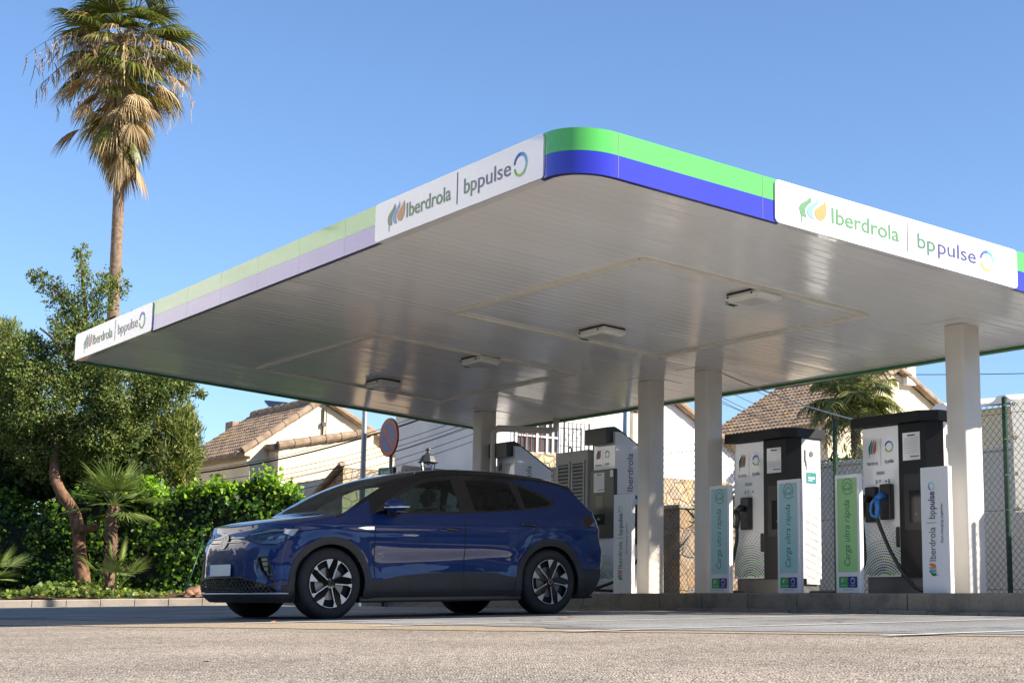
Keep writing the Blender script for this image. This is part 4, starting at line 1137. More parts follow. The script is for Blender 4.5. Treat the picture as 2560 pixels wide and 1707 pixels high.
# windscreen: between the two A pillars
bfac = np.abs(cy)/np.maximum(.2, np.interp(cx, X, py_[:, NSIDE-1]))
cls[top & (cx > 1.0) & (cx < 1.98) & (bfac < .955)] = 6
cls[top & (cx >= 1.98) & (cx < 4.13)] = 8
cls[top & (cx >= 1.2) & (cx < 1.98) & (bfac >= .955)] = 8
cls[side & (cx > 1.36) & (cx < 2.3) & (cz > np.interp(cx, [p[0] for p in P_BLK[:7]], [p[1] for p in P_BLK[:7]]))] = 8
cls[top & (cx > 4.16) & (cx < 4.44) & (bfac < .90)] = 7
cls[top & (cx > .93) & (cx <= 1.0)] = 5
fd = side & inpoly(cx, cz, P_FD) & (cls != 9) & (r1 > .47); rd = side & inpoly(cx, cz, P_RD) & (cls != 9) & (r2 > .47)
door = np.zeros(len(Q), int); door[fd] = 1; door[rd] = 2
# front and rear caps
def cap(front):
    i = 0 if front else NX-1; nb, nz = 280, 160
    bs = np.sin(np.linspace(-math.pi/2, math.pi/2, nb)); ed = fx[i], fy[i], fz[i]
    ye = py_[i, NSIDE-1]; zee = pz_[i, NSIDE-1]; ztop0 = pz_[i, -1]
    vs = np.zeros((nb, nz, 3))
    for k, b in enumerate(bs):
        ab = abs(b)
        zt = np.interp(ab, np.concatenate([[0], (py_[i, NSIDE-1:][::-1]/ye)[1:]]), np.concatenate([[ztop0], pz_[i, NSIDE-1:][::-1][1:]]))
        z = ZB+(zt-ZB)*np.linspace(0, 1, nz)
        w = wide(warp(np.full(nz, X[i]), 1.0, np.minimum(z, zee)), np.minimum(z, zee))
        w = np.where(z > zee, ye, w)
        vs[k, :, 0] = warp(np.full(nz, X[i]), ab, z); vs[k, :, 1] = b*w; vs[k, :, 2] = z
    a, c = np.meshgrid(np.arange(nb-1), np.arange(nz-1), indexing='ij')
    q = np.stack([a*nz+c, (a+1)*nz+c, (a+1)*nz+c+1, a*nz+c+1], -1).reshape(-1, 4)
    if front: q = q[:, ::-1]
    return vs.reshape(-1, 3), q, vs
VF, QF, GF_ = cap(True); VR, QR, GR_ = cap(False)
def arcu(pts):      # distance round the nose, measured from the centre line
    return np.sign(pts[:, 1])*np.interp(np.abs(pts[:, 1]), AY, AU)
kmid = 80
row = GF_[140:, kmid]; dl = np.concatenate([[0], np.cumsum(np.hypot(np.diff(row[:, 0]), np.diff(row[:, 1])))])
AY, AU = np.abs(row[:, 1]), dl
UEND = dl[-1]; XEND = row[-1, 0]
uF = arcu(VF[QF].mean(1)); zF = VF[QF][:, :, 2].mean(1)
uS = np.sign(cy)*(UEND+(cx-XEND)); # along the flank
HL = [(.35,.833),(.475,.791),(.67,.754),(.86,.754),(1.02,.815),(1.11,.913),(.72,.905),(.43,.875)]
FOG = [(.65,.625),(.765,.631),(.81,.557),(.868,.379),(.787,.416),(.706,.502)]
def gtop(a): return np.interp(a, [0, .40, .48, .87], [.432, .430, .420, .337])
clsF = np.zeros(len(QF), int)
aF = np.abs(uF)
clsF[(zF < .275)] = 1
clsF[(zF > .275) & (zF < gtop(aF)) & (aF < .88)] = 10       # lower grille opening
clsF[(zF > .770) & (zF < .850) & (aF < .40)] = 11                      # light strip panel
clsF[inpoly(aF, zF, HL)] = 12; clsF[inpoly(aF, zF, FOG)] = 10
aS = np.abs(uS)
nose = (cx < .75) & (cls != 9) & (cls != 1)
cls[nose & side & inpoly(aS, cz, HL)] = 12; cls[nose & side & inpoly(aS, cz, FOG)] = 10
clsR = np.zeros(len(QR), int); zR = VR[QR][:, :, 2].mean(1); yR = np.abs(VR[QR][:, :, 1].mean(1))
clsR[zR < .50] = 1
clsR[(zR > .955) & (zR < 1.075)] = 14
cls[side & (cx > 4.13+.6*np.abs(cz-1.04)) & (cz > .962) & (cz < 1.10) ] = 14
# common smooth normals over shell and caps
VA = np.concatenate([V, VF, VR]); oF, oR = len(V), len(V)+len(VF)
QA = np.concatenate([Q, QF+oF, QR+oR]); clsA = np.concatenate([cls, clsF, clsR]); doorA = np.concatenate([door, np.zeros(len(QF)+len(QR), int)])
key = np.round(VA*2000).astype(np.int64); _, inv = np.unique(key, axis=0, return_inverse=True); inv = inv.ravel()
a_ = VA[QA[:, 2]]-VA[QA[:, 0]]; b_ = VA[QA[:, 3]]-VA[QA[:, 1]]
fn_ = np.cross(a_, b_)
if fn_[len(Q)//3] @ np.array([0, -1, 0]) < 0: pass
nacc = np.zeros((inv.max()+1, 3))
# outward orientation: compare with direction from the car's middle line
cen = VA[QA].mean(1); outw = cen-np.stack([np.clip(cen[:, 0], .8, 3.8), np.zeros(len(cen)), np.full(len(cen), .75)], 1)
flip = (fn_*outw).sum(1) < 0
fn_[flip] *= -1; QA = np.where(flip[:, None], QA[:, ::-1], QA)
for k in range(4): np.add.at(nacc, inv[QA[:, k]], fn_)
VN = nacc[inv]; VN /= np.linalg.norm(VN, axis=1)[:, None]+1e-12
def piece(name, mask, mats, midx=None, parent=CAR, off=0.0):
    q = QA[mask]
    if len(q) == 0: return None
    used, inv2 = np.unique(q, return_inverse=True)
    vs = VA[used]+VN[used]*off; q2 = inv2.reshape(q.shape)
    me = bpy.data.meshes.new(name); me.from_pydata(vs.tolist(), [], q2.tolist())
    for m in mats: me.materials.append(m)
    if midx is not None: me.polygons.foreach_set('material_index', midx[mask].astype(int).tolist())
    me.polygons.foreach_set('use_smooth', [True]*len(q2))
    me.normals_split_custom_set_from_vertices(VN[used].tolist())
    me.update()
    o = bpy.data.objects.new(name, me); COL.objects.link(o); o.parent = parent
    return o
cyA = cen[:, 1]; near = cyA < 0
piece('body', (clsA == 0) & (doorA == 0), [PAINT])
piece('cladding', (clsA == 1) & (doorA == 0), [DARK_CLAD], off=.006)
piece('roof', (clsA == 8) & (doorA == 0), [ROOFBLACK])
piece('cowl', (clsA == 5) & (doorA == 0) & (cen[:, 0] < 1.1) & (np.abs(cyA) < .85), [GLOSS_BLACK])
for _m in (near, ~near): piece('window_frame', (clsA == 5) & (doorA == 0) & ~((cen[:, 0] < 1.1) & (np.abs(cyA) < .85)) & _m, [GLOSS_BLACK])
piece('windscreen', clsA == 6, [SHIELD]); piece('rear_screen', clsA == 7, [PRIVACY])
dm = np.where(clsA == 1, 1, np.where((clsA == 5) | (clsA == 8), 2, 0))
for sgn in (True, False):
    sm = near if sgn else ~near
    d1 = piece('door', sm & (doorA == 1) & ~np.isin(clsA, (2, 3, 4)), [PAINT, DARK_CLAD, GLOSS_BLACK], dm)
    piece('window', sm & (clsA == 2), [GLASS], parent=d1)
    d2 = piece('door', sm & (doorA == 2) & ~np.isin(clsA, (2, 3, 4)), [PAINT, DARK_CLAD, GLOSS_BLACK], dm)
    piece('window', sm & (clsA == 3), [PRIVACY], parent=d2)
    piece('quarter_window', sm & (clsA == 4), [PRIVACY])
    sg = -1 if sgn else 1
    for dd, x0, z0, dz in ((d1, 2.32, .925, -.02), (d2, 3.33, .985, -.02)):
        mb = MB(); pts = []
        for k in range(9):
            x = x0-.105+.21*k/8; z = z0+dz*(k/8-.5)
            pts.append((x, sg*(float(wide(np.array(x), np.array(z)))+.004), z))
        mb.tube(pts, [.008]+[.017]*7+[.008], 8, GLOSS_BLACK); mb.build('handle', parent=dd, smooth=True)
    piece('headlight_cover', sm & (clsA == 12), [LENS])
    piece('taillight', sm & (clsA == 14), [TAIL, TAILCLEAR], (cen[:, 0] > 4.36).astype(int))
# dark openings set back behind the skin
piece('grille', (clsA == 10) & (cen[:, 0] < 1.5), [GLOSS_BLACK], off=-.02)
piece('light_panel', clsA == 11, [GLOSS_BLACK])
# nose details are laid on the nose surface with this map: (distance round the nose, height) -> point
def nose_pt(u, z, off=0.0):
    s = 1 if u >= 0 else -1; a = abs(u)
    if a <= UEND:
        y = float(np.interp(a, AU, AY)); b = min(1.0, y/float(row[-1, 1]))
        y = b*float(wide(np.array(warp(0, 1.0, z)), np.array(min(z, .90))))
        x = float(warp(0.0, b, z))
        e = .01; y2 = float(np.interp(min(UEND, a+e), AU, AY)); b2 = min(1.0, y2/float(row[-1, 1])); x2 = float(warp(0.0, b2, z)); y2 = b2*float(wide(np.array(warp(0, 1.0, z)), np.array(min(z, .90))))
        nx, ny = -(y2-y+1e-6), (x2-x)
        l = math.hypot(nx, ny) or 1; nx, ny = nx/l, ny/l
        return (x+nx*off, s*(y+ny*off), z)
    x = XEND+(a-UEND); y = float(wide(np.array(x), np.array(z)))
    return (x-.1*off, s*(y+off), z)
NP = lambda u, v, d: nose_pt(u, v, d)
# lattice in the lower grille
mb = MB()
k = -.90
while k < .90:
    for sl in (1, -1):
        p = []
        for q in range(9):
            u = k+sl*.155*(q/8); z = .285+.155*(q/8)
            if abs(u) < .87 and z < gtop(abs(u)): p.append(nose_pt(u, z, -.004))
        if len(p) > 2: mb.tube(p, .0045, 5, GRILLE_BAR if 'GRILLE_BAR' in globals() else STEEL_DARK, cap=False)
    k += .062
mb.build('grille_lattice', parent=CAR)
for s in (-1, 1):
    mb = MB()
    for z in (.585, .535, .485, .44):
        mb.tube([nose_pt(s*u, z, -.004) for u in np.linspace(np.interp(z, [.416, .625], [.785, .66]), np.interp(z, [.379, .557, .631], [.86, .80, .76]), 6)], .006, 5, BLACK_PLASTIC)
    mb.build('air_vent_slats', parent=CAR)
mb = MB(); mb.tube([nose_pt(u, .268, .004) for u in np.linspace(-1.0, 1.0, 40)], .010, 6, SILVER_TRIM if 'SILVER_TRIM' in globals() else ALLOY); mb.build('bumper_trim', parent=CAR, smooth=True)
for z in (.832, .788):
    mb = MB(); mb.tube([nose_pt(u, z, .003) for u in np.linspace(-.36, .36, 40)], .008, 6, CHROME); mb.build('light_strip', parent=CAR, smooth=True)
# round emblem
E0 = Vector(nose_pt(0, .80, .012)); ED = math.radians(18)
def emb(u, v, d): return (E0.x-d*math.cos(ED)+v*math.sin(ED), E0.y-u, E0.z+v*math.cos(ED)+d*math.sin(ED))
def emblem(fn, r, parent, back, ink, name):
    mb = MB(); n = 28
    mb.prism([(r*math.cos(2*math.pi*k/n), r*math.sin(2*math.pi*k/n)) for k in range(n)], fn, -.012, .0, back)
    stroke(mb, [(r*.93*math.cos(2*math.pi*k/n), r*.93*math.sin(2*math.pi*k/n)) for k in range(n)], r*.13, fn, .002, ink, closed=True)
    stroke(mb, [(-.38*r, .80*r), (0, .08*r), (.38*r, .80*r)], r*.15, fn, .002, ink)
    stroke(mb, [(-.80*r, .42*r), (-.36*r, -.72*r), (0, -.02*r), (.36*r, -.72*r), (.80*r, .42*r)], r*.15, fn, .002, ink)
    return mb.build(name, parent=parent)
emblem(emb, .080, CAR, GLOSS_BLACK, ALLOY, 'emblem')
# number plate, blank, with its blue band
PC = Vector(nose_pt(0, .515, .024)); 
mb = MB()
def plt(u, v, d): return (PC.x-d+.02*v, PC.y-u-.01, PC.z-.008+v)
mb.prism(rrect(-.25, -.058, .25, .058, .01, 3), plt, -.006, .0, simple('plate', (.82, .86, .77), .4, var=.04))
mb.add([plt(-.258, -.053, .001), plt(-.222, -.053, .001), plt(-.222, .053, .001), plt(-.258, .053, .001)], [(0, 1, 2, 3)], simple('plate_blue', (.02, .08, .35), .4, var=0))
mb.build('number_plate', parent=CAR)
# headlights: dark bowl, bright brow, projector blocks
BOWL = simple('lamp_bowl', (.30, .32, .34), .25, metal=.6, var=.2, scale=20); BROW = simple('lamp_brow', (.85, .86, .88), .3, metal=.0, var=.05)
for s in (-1, 1):
    mb = MB()
    ins = [(.5*(a+.85)*.0+a, z) for a, z in HL]
    pts = [Vector(nose_pt(s*u, z, -.025)) for u, z in HL]
    g_ = 14; vs = []
    rowz = np.linspace(0, 1, g_)
    us = np.linspace(.355, 1.108, 40)
    def band(lo, hi, off, mat):
        v = []; f = []
        for u in us:
            zz = [z for z in (lo(u), hi(u))]
            for q in range(6): v.append(nose_pt(s*u, zz[0]+(zz[1]-zz[0])*q/5, off))
        for i in range(len(us)-1):
            for q in range(5): f.append((i*6+q, (i+1)*6+q, (i+1)*6+q+1, i*6+q+1))
        mb.add(v, f, mat)
    lo = lambda u: float(np.interp(u, [.35, .475, .67, .86, 1.02, 1.11], [.833, .791, .754, .754, .815, .913]))
    hi = lambda u: float(np.interp(u, [.35, .43, .72, 1.11], [.833, .875, .905, .913]))
    band(lo, hi, -.035, BOWL)
    hl = mb.build('headlight', parent=CAR, smooth=True)
    mb = MB(); v = []; f = []
    us2 = np.linspace(.42, 1.108, 30)
    for u in us2:
        h = hi(u); w = .020+.085*max(0, (u-.86)/.25)
        for q in range(4): v.append(nose_pt(s*u, max(lo(u), h-w)+(h-max(lo(u), h-w))*q/3, -.004))
    for i in range(len(us2)-1):
        for q in range(3): f.append((i*4+q, (i+1)*4+q, (i+1)*4+q+1, i*4+q+1))
    mb.add(v, f, BROW); mb.build('light_brow', parent=hl, smooth=True)
    mb = MB()
    for u, z in ((.50, .825), (.61, .815), (.73, .82), (.85, .825)):
        q = [nose_pt(s*(u-.035), z-.02, -.022), nose_pt(s*(u+.035), z-.014, -.022), nose_pt(s*(u+.04), z+.018, -.022), nose_pt(s*(u-.03), z+.012, -.022)]
        mb.add(q, [(0, 1, 2, 3)], CHROME)
    mb.build('reflector', parent=hl)
# slim black surrounds where lamp glass, vents and grille meet the skin
def densu(p, n=8):
    out = []
    for (u0, z0), (u1, z1) in zip(p, p[1:]+p[:1]): out += [(u0+(u1-u0)*k/n, z0+(z1-z0)*k/n) for k in range(n)]
    return out+[out[0]]
for s in (-1, 1):
    mb = MB(); mb.tube([nose_pt(s*u, z, .000) for u, z in densu(HL)], .0055, 5, GLOSS_BLACK, cap=False); mb.build('lamp_surround', parent=CAR)
    mb = MB(); mb.tube([nose_pt(s*u, z, .000) for u, z in densu(FOG)], .0085, 5, BLACK_PLASTIC, cap=False); mb.build('vent_surround', parent=CAR)
mb = MB(); mb.tube([nose_pt(u, float(gtop(abs(u))), .0) for u in np.linspace(-.88, .88, 60)], .010, 5, BLACK_PLASTIC); mb.build('grille_surround', parent=CAR)
# door seams and bonnet line
SEAM = simple('seam_black', (.004, .004, .005), .8, var=0)
def seam(pts2, sg):
    mb = MB(); P3 = []
    for x, z in pts2: P3.append(Vector((x, sg*(float(wide(np.array(x), np.array(z)))+.0015), z)))
    for a, b in zip(P3[:-1], P3[1:]):
        d = (b-a).normalized(); n = Vector((0, sg, 0)).cross(d).normalized()*.0045
        mb.add([a-n, b-n, b+n, a+n], [(0, 1, 2, 3)], SEAM)
    mb.build('panel_seam', parent=CAR)
def dense2(p, st=.03):
    out = []
    for (x0, z0), (x1, z1) in zip(p[:-1], p[1:]):
        n = max(1, int(math.hypot(x1-x0, z1-z0)/st))
        out += [(x0+(x1-x0)*k/n, z0+(z1-z0)*k/n) for k in range(n)]
    return out+[p[-1]]
for sg in (-1, 1):
    seam(dense2([(1.372, .262), (1.368, .6), (1.372, 1.07)]), sg)
    seam(dense2([(2.480, .262), (2.488, .7), (2.50, 1.085)]), sg)
    seam(dense2([(3.14, .262), (3.145, .40)]), sg); seam(dense2([(3.30, .71), (3.40, .86), (3.46, .98), (3.44, 1.15)]), sg)
    seam(dense2([(1.372, .262), (3.14, .262)]), sg)
    # fender badge and bright shoulder insert
    mb = MB(); w_ = lambda x, z: (x, sg*(float(wide(np.array(x), np.array(z)))+.004), z)
    mb.add([w_(1.165, .925), w_(1.26, .908), w_(1.36, .908), w_(1.36, .940), w_(1.26, .938)], [(0, 1, 2, 3, 4)], CHROME)
    bf = lambda u, v, d: w_(u, v) if sg < 0 else w_(u, v)
    mb2 = MB()
    mb.build('wing_badge', parent=CAR)
    # sill
    mb = MB(); mb.box((1.22, sg*.80-.06, .165), (3.27, sg*.80+.06, .235), BLACK_PLASTIC, .02); mb.build('sill', parent=CAR)
    # roof rail
    mb = MB(); mb.tube([(x, sg*(float(np.interp(x, X, py_[:, NSIDE-1]))-.05), float(ze_(x))+.042) for x in np.linspace(2.05, 3.75, 30)], .014, 8, GLOSS_BLACK); mb.build('roof_rail', parent=CAR, smooth=True)
    # mirror
    mr = MB()
    bm = bmesh.new(); bmesh.ops.create_icosphere(bm, subdivisions=3, radius=1)
    for v in bm.verts:
        c_ = v.co; k = 1-.25*max(0, c_.x)
        v.co = Vector((1.58+c_.x*.13*(1.1 if c_.x < 0 else .8), sg*(1.01+c_.y*.125), 1.160+c_.z*.074*k))
    if sg < 0: bmesh.ops.reverse_faces(bm, faces=bm.faces[:])
    mr.bm(bm, PAINT); mo = mr.build('mirror', parent=CAR, smooth=True)
    mr = MB(); mr.tube([(1.56, sg*.87, 1.085), (1.60, sg*.93, 1.085), (1.62, sg*.98, 1.10)], [.035, .032, .03], 8, GLOSS_BLACK); mr.box((1.53, sg*1.0-.08, 1.085), (1.68, sg*1.0+.09, 1.105), GLOSS_BLACK, .01); mr.build('mirror_arm', parent=mo, smooth=True, angle=40)
    mr = MB(); mr.tube([(1.66, sg*1.128, 1.140), (1.56, sg*1.138, 1.138), (1.47, sg*1.08, 1.137), (1.44, sg*.99, 1.138)], .008, 6, BROW); mr.build('indicator', parent=mo, smooth=True)
    # arch liner
    for cx_ in WX:
        mb = MB(); v = []; f = []
        aa = np.linspace(-.35, math.pi+.35, 26)
        for a in aa:
            p = (cx_+.40*math.cos(a), WZ+.40*math.sin(a)); v += [(p[0], sg*.905, p[1]), (p[0], sg*.52, p[1])]
        for i in range(25): f.append((2*i, 2*i+2, 2*i+3, 2*i+1))
        v.append((cx_, sg*.52, WZ)); c0 = len(v)-1
        for i in range(25): f.append((2*i+1, 2*i+3, c0))
        mb.add(v, f, LINER if 'LINER' in globals() else BLACK_PLASTIC); mb.build('arch_liner', parent=CAR)
# underbody
mb = MB(); mb.box((.35, -.74, .175), (4.35, .74, .20), BLACK_PLASTIC); mb.box((1.25, -.80, .165), (3.2, .80, .185), BLACK_PLASTIC); mb.build('underbody', parent=CAR)
# cabin seen through the glass
CLOTH = simple('seat_cloth', (.035, .035, .038), .8, var=.2, scale=12)
mb = MB(); mb.box((1.15, -.70, .35), (4.2, .70, .42), BLACK_PLASTIC); mb.box((1.02, -.74, .80), (1.60, .74, 1.045), BLACK_PLASTIC, .04); mb.build('dashboard', parent=CAR)
def seat(x, y, w, head=True):
    mb = MB(); mb.box((x-.25, y-w/2, .45), (x+.28, y+w/2, .62), CLOTH, .05)
    bm = bmesh.new(); bmesh.ops.create_cube(bm, size=1); bmesh.ops.subdivide_edges(bm, edges=bm.edges[:], cuts=3, use_grid_fill=True)
    for v in bm.verts:
        c_ = v.co.copy(); k = 1-.22*max(0, c_.z+.1)
        v.co = Vector((x+.30+c_.z*.18+c_.x*.13*k, y+c_.y*w*k, .86+c_.z*.62))
    bmesh.ops.bevel(bm, geom=[e for e in bm.edges if e.calc_face_angle(0) > .8], offset=.03, segments=2, affect='EDGES')
    mb.bm(bm, CLOTH)
    if head:
        bm = bmesh.new(); bmesh.ops.create_cube(bm, size=1)
        for v in bm.verts: v.co = Vector((x+.41+v.co.x*.11+v.co.z*.03, y+v.co.y*.26, 1.285+v.co.z*.20))
        bmesh.ops.bevel(bm, geom=bm.edges[:], offset=.05, segments=3, affect='EDGES'); mb.bm(bm, CLOTH)
    return mb.build('seat', parent=CAR, smooth=True, angle=50)
seat(1.95, -.38, .50); seat(1.95, .38, .50)
seat(2.95, -.40, .50); seat(2.95, .40, .50); seat(2.95, 0, .36)
mb = MB(); mb.tube([(1.62+.06*math.sin(a)*0, -.38+.18*math.cos(a), 1.0+.17*math.sin(a)) for a in np.linspace(0, 2*math.pi, 25)], .014, 8, CLOTH, cap=False)
mb.tube([(1.45, -.38, .95), (1.62, -.38, 1.0)], .03, 8, CLOTH); mb.build('steering_wheel', parent=CAR, smooth=True)
# green sticker in the front passenger glass
mb = MB()
yy = -(float(wide(np.array(2.32), np.array(1.16)))-.012)
mb.add([(2.27, yy-.004, 1.145), (2.385, yy-.004, 1.145), (2.385, yy+.008, 1.185), (2.27, yy+.008, 1.185)], [(0, 1, 2, 3)], GREEN_INK); mb.build('sticker', parent=CAR)
# wheels
def spoke_face(mb, sgn):
    """Five thin bright spokes flaring at the rim, five bright wedges, on a black dish."""
    R = .247
    P = lambda a, r, d: (r*R*math.sin(a), sgn*d, r*R*math.cos(a))
    for k in range(5):
        o = R_(72*k)
        pl = lambda lst, m, d: mb.add([P(o+R_(a), r, d) for a, r in lst], [tuple(range(len(lst)))], m)
        # wedge: base on the rim, apex inwards
        pl([(-11, .985), (-5, .99), (2, .99), (8, .985), (-8, .60)], ALLOY, .012)
        # thin spoke with flared tip
        pl([(32, .985), (27, .99), (21, .985), (23.8, .78), (27, .80)], ALLOY, .012)
        pl([(23.8, .79), (27.0, .79), (33, .20), (22, .20)], ALLOY, .0125)
        # dark pocket floors
        pl([(9, .97), (20.5, .97), (22, .60), (25, .2), (-20, .2), (-8, .58)], GLOSS_BLACK, .002)
        # rim line
        n = 8
        for q in range(n):
            a0, a1 = 33+27*q/n, 33+27*(q+1)/n
            pl([(a0, .965), (a1, .965), (a1, .99), (a0, .99)], ALLOY, .012)
def make_wheel(sgn, side_lab=None):
    """Wheel about its hub: local y is the axle; sgn = which way the outer face looks."""
    root = bpy.data.objects.new('wheel', None); COL.objects.link(root); root.parent = CAR; root.empty_display_size = .1
    mb = MB(); n = 64
    prof = [(.250, .0), (.262, .012), (.300, .018), (.335, .010), (.352, -.010), (.361, -.030), (.363, -.06), (.363, -.175), (.361, -.205), (.350, -.225), (.30, -.24), (.25, -.235), (.245, -.12), (.250, 0)]
    mb.lathe([(r, sgn*h) for r, h in prof], 'y', n, (0, 0, 0), RUBBER)
    for k in range(72):       # tread blocks at the shoulder
        a0 = 2*math.pi*k/72; a1 = a0+2*math.pi/72*.62
        v = [(r*math.cos(a), sgn*h, r*math.sin(a)) for a in (a0, a1) for r, h in ((.3645, -.035), (.3665, -.07), (.3665, -.165), (.3645, -.20))]
        mb.add(v, [(0, 1, 5, 4), (1, 2, 6, 5), (2, 3, 7, 6)], RUBBER)
    mb.build('tyre', parent=root, smooth=True, angle=40)
    mb = MB()
    mb.lathe([(.252, sgn*.0), (.248, sgn*.010), (.2435, sgn*.012), (.238, sgn*.004), (.230, -sgn*.03), (.225, -sgn*.16)], 'y', n, (0, 0, 0), GLOSS_BLACK)
    mb.lathe([(.0, -sgn*.05), (.228, -sgn*.05)], 'y', n, (0, 0, 0), BRAKE)
    mb.lathe([(.0, -sgn*.03), (.165, -sgn*.03), (.165, -sgn*.045)], 'y', 40, (0, 0, 0), DISC)
    mb.lathe([(.0, sgn*.004), (.052, sgn*.002), (.06, -sgn*.02)], 'y', 24, (0, 0, 0), GLOSS_BLACK)
    spoke_face(mb, sgn)
    rim = mb.build('rim', parent=root)
    ef = lambda u, v, d: (-sgn*u if sgn > 0 else u, sgn*(.014+d*.5), v)
    emblem(ef, .030, root, GLOSS_BLACK, CHROME, 'hub_emblem')
    return root
BRAKE = simple('wheel_cavity', (.006, .006, .006), .8, var=0); DISC = simple('brake_disc', (.16, .16, .16), .35, metal=.8, var=.1)
w0 = make_wheel(-1); w1 = make_wheel(1)
for src, y in ((w0, -.902), (w1, .902)):
    src.location = (WX[0], y, WZ)
    src.rotation_euler = (0, R_(-2), 0)
    c = copy_tree(src, CAR); c.location = (WX[1], y*.995, WZ); c.rotation_euler = (0, R_(4), 0)
# charging lead plugged in at the back corner
mb = MB()
M_ = CAR.matrix_world.inverted()
pts = [M_ @ W(7.2, 5.9, .33), M_ @ W(7.9, 5.2, .34), M_ @ W(8.4, 4.6, .20), M_ @ W(8.6, 3.9, .18), Vector((4.75, .55, .30)), Vector((4.62, .80, .62)), Vector((4.40, .95, .86)), Vector((4.25, .90, .88))]
mb.tube(catmull(pts), .018, 10, CABLE); mb.build('charging_cable', parent=CAR, smooth=True)
BRASS = simple('brass', (.45, .36, .18), .35, metal=.9, var=.1)
RUST = simple('rusty_iron', (.17, .06, .035), .7, var=.3, scale=10)
SOLAR = simple('solar_glass', (.012, .014, .022), .15, var=.1)
PANE = simple('dark_pane', (.05, .04, .035), .15, var=.4, scale=4)
TILES_DK = mk_tiles('old_roof_tiles')
YELLOW_WALL = mk_concrete('yellow_plaster', (.62, .48, .20), .15, 1.0)
SIGN_RED = simple('sign_red', (.44, .022, .013), .35, var=.08)
SIGN_BLUE = simple('sign_blue', (.014, .055, .33), .35, var=.08)
INFO_GREEN = simple('info_green', (.02, .28, .12), .4, var=.06)
# ------------------------------------------------------------------ chain-link fence behind the island
T_F = 7.4
FEN = empty('chain_link_fence', W(0, T_F, 0), ROW, 'diamond chain link fence on dark green posts behind the chargers', 'fence')
mb = MB()
zb_, zt_f, ph_, pv_ = ISL_Z+.02, 2.44, .086, .090
s_a, s_b = -14.5, 5.0
def thin(mb, a, b, w, mat):
    a = Vector(a); b = Vector(b); d = (b-a).normalized(); n = d.cross(Vector((0, 1, 0))).normalized()*w; m = Vector((0, w, 0))
    v = [a+n, a-n*.5+m*.87, a-n*.5-m*.87]; v2 = [b+n, b-n*.5+m*.87, b-n*.5-m*.87]
    mb.add(v+v2, [(0, 1, 4, 3), (1, 2, 5, 4), (2, 0, 3, 5)], mat)
nl = int((s_b-s_a)/ph_); run = (zt_f-zb_)/pv_*ph_
for i in range(-int(run/ph_), nl):
    for sg in (1, -1):
        x0 = s_a+i*ph_ if sg > 0 else s_b-i*ph_
        x1 = x0+sg*run
        t0 = 0; t1 = 1
        lo_, hi_ = (s_a-x0)/(x1-x0), (s_b-x0)/(x1-x0)
        t0 = max(0, min(lo_, hi_)); t1 = min(1, max(lo_, hi_))
        if t1-t0 < .01: continue
        jx = .006*math.sin(i*1.7)
        thin(mb, (x0+(x1-x0)*t0+jx, 0, zb_+(zt_f-zb_)*t0), (x0+(x1-x0)*t1+jx*.3, .004*sg, zb_+(zt_f-zb_)*t1), .0029, WIRE)
mb.build('wire_mesh', parent=FEN)
mb = MB()
for z in (.38, 1.25, 2.33): mb.tube([(s_a, 0, z), (s_b, 0, z)], .003, 5, WIRE)
mb.build('tension_wire', parent=FEN)
for s0 in (2.20, 4.90, 7.28, 10.6, 13.4, -.6, -3.4):
    mb = MB(); mb.tube([(-s0, .03, ISL_Z-.05), (-s0, .03, 2.50)], .030, 12, GREEN_POST); mb.lathe([(.032, 2.50), (.034, 2.505), (.02, 2.525), (0, 2.53)], 'z', 12, (-s0, .03, 0), GREEN_POST)
    mb.build('post', parent=FEN, smooth=True, angle=40)
TP = empty('tarpaulin', W(2.13, T_F+.02, 0), ROW, 'white tarpaulin with brass eyelets tied behind the mesh at the far right', 'tarpaulin')
mb = MB(); nx_, nz_ = 24, 12
for j in range(nz_+1):
    for i in range(nx_+1):
        u, v = i/nx_, j/nz_
        mb.v.append((.03+u*2.6, .012+.012*math.sin(u*9+v*4)+.008*math.sin(v*11), 1.22+v*1.24+.012*math.sin(u*14)))
mb.f = [(j*(nx_+1)+i, j*(nx_+1)+i+1, (j+1)*(nx_+1)+i+1, (j+1)*(nx_+1)+i) for j in range(nz_) for i in range(nx_)]; mb.mi = [0]*len(mb.f); mb.mats = [TARP]
mb.build('sheet', parent=TP, smooth=True)
mb = MB()
for z in (1.26, 1.65, 2.05, 2.43): mb.lathe([(.010, -.006), (.022, -.006), (.024, 0), (.022, .004)], 'y', 14, (.075, .0, z), BRASS)
mb.build('eyelet', parent=TP)
mb = MB()
for z in (1.26, 1.65, 2.05, 2.43): mb.tube([(.075, -.006, z), (0, -.03, z-.01), (-.09, -.01, z-.005)], .0045, 5, TARP)
mb.build('cable_tie', parent=TP)

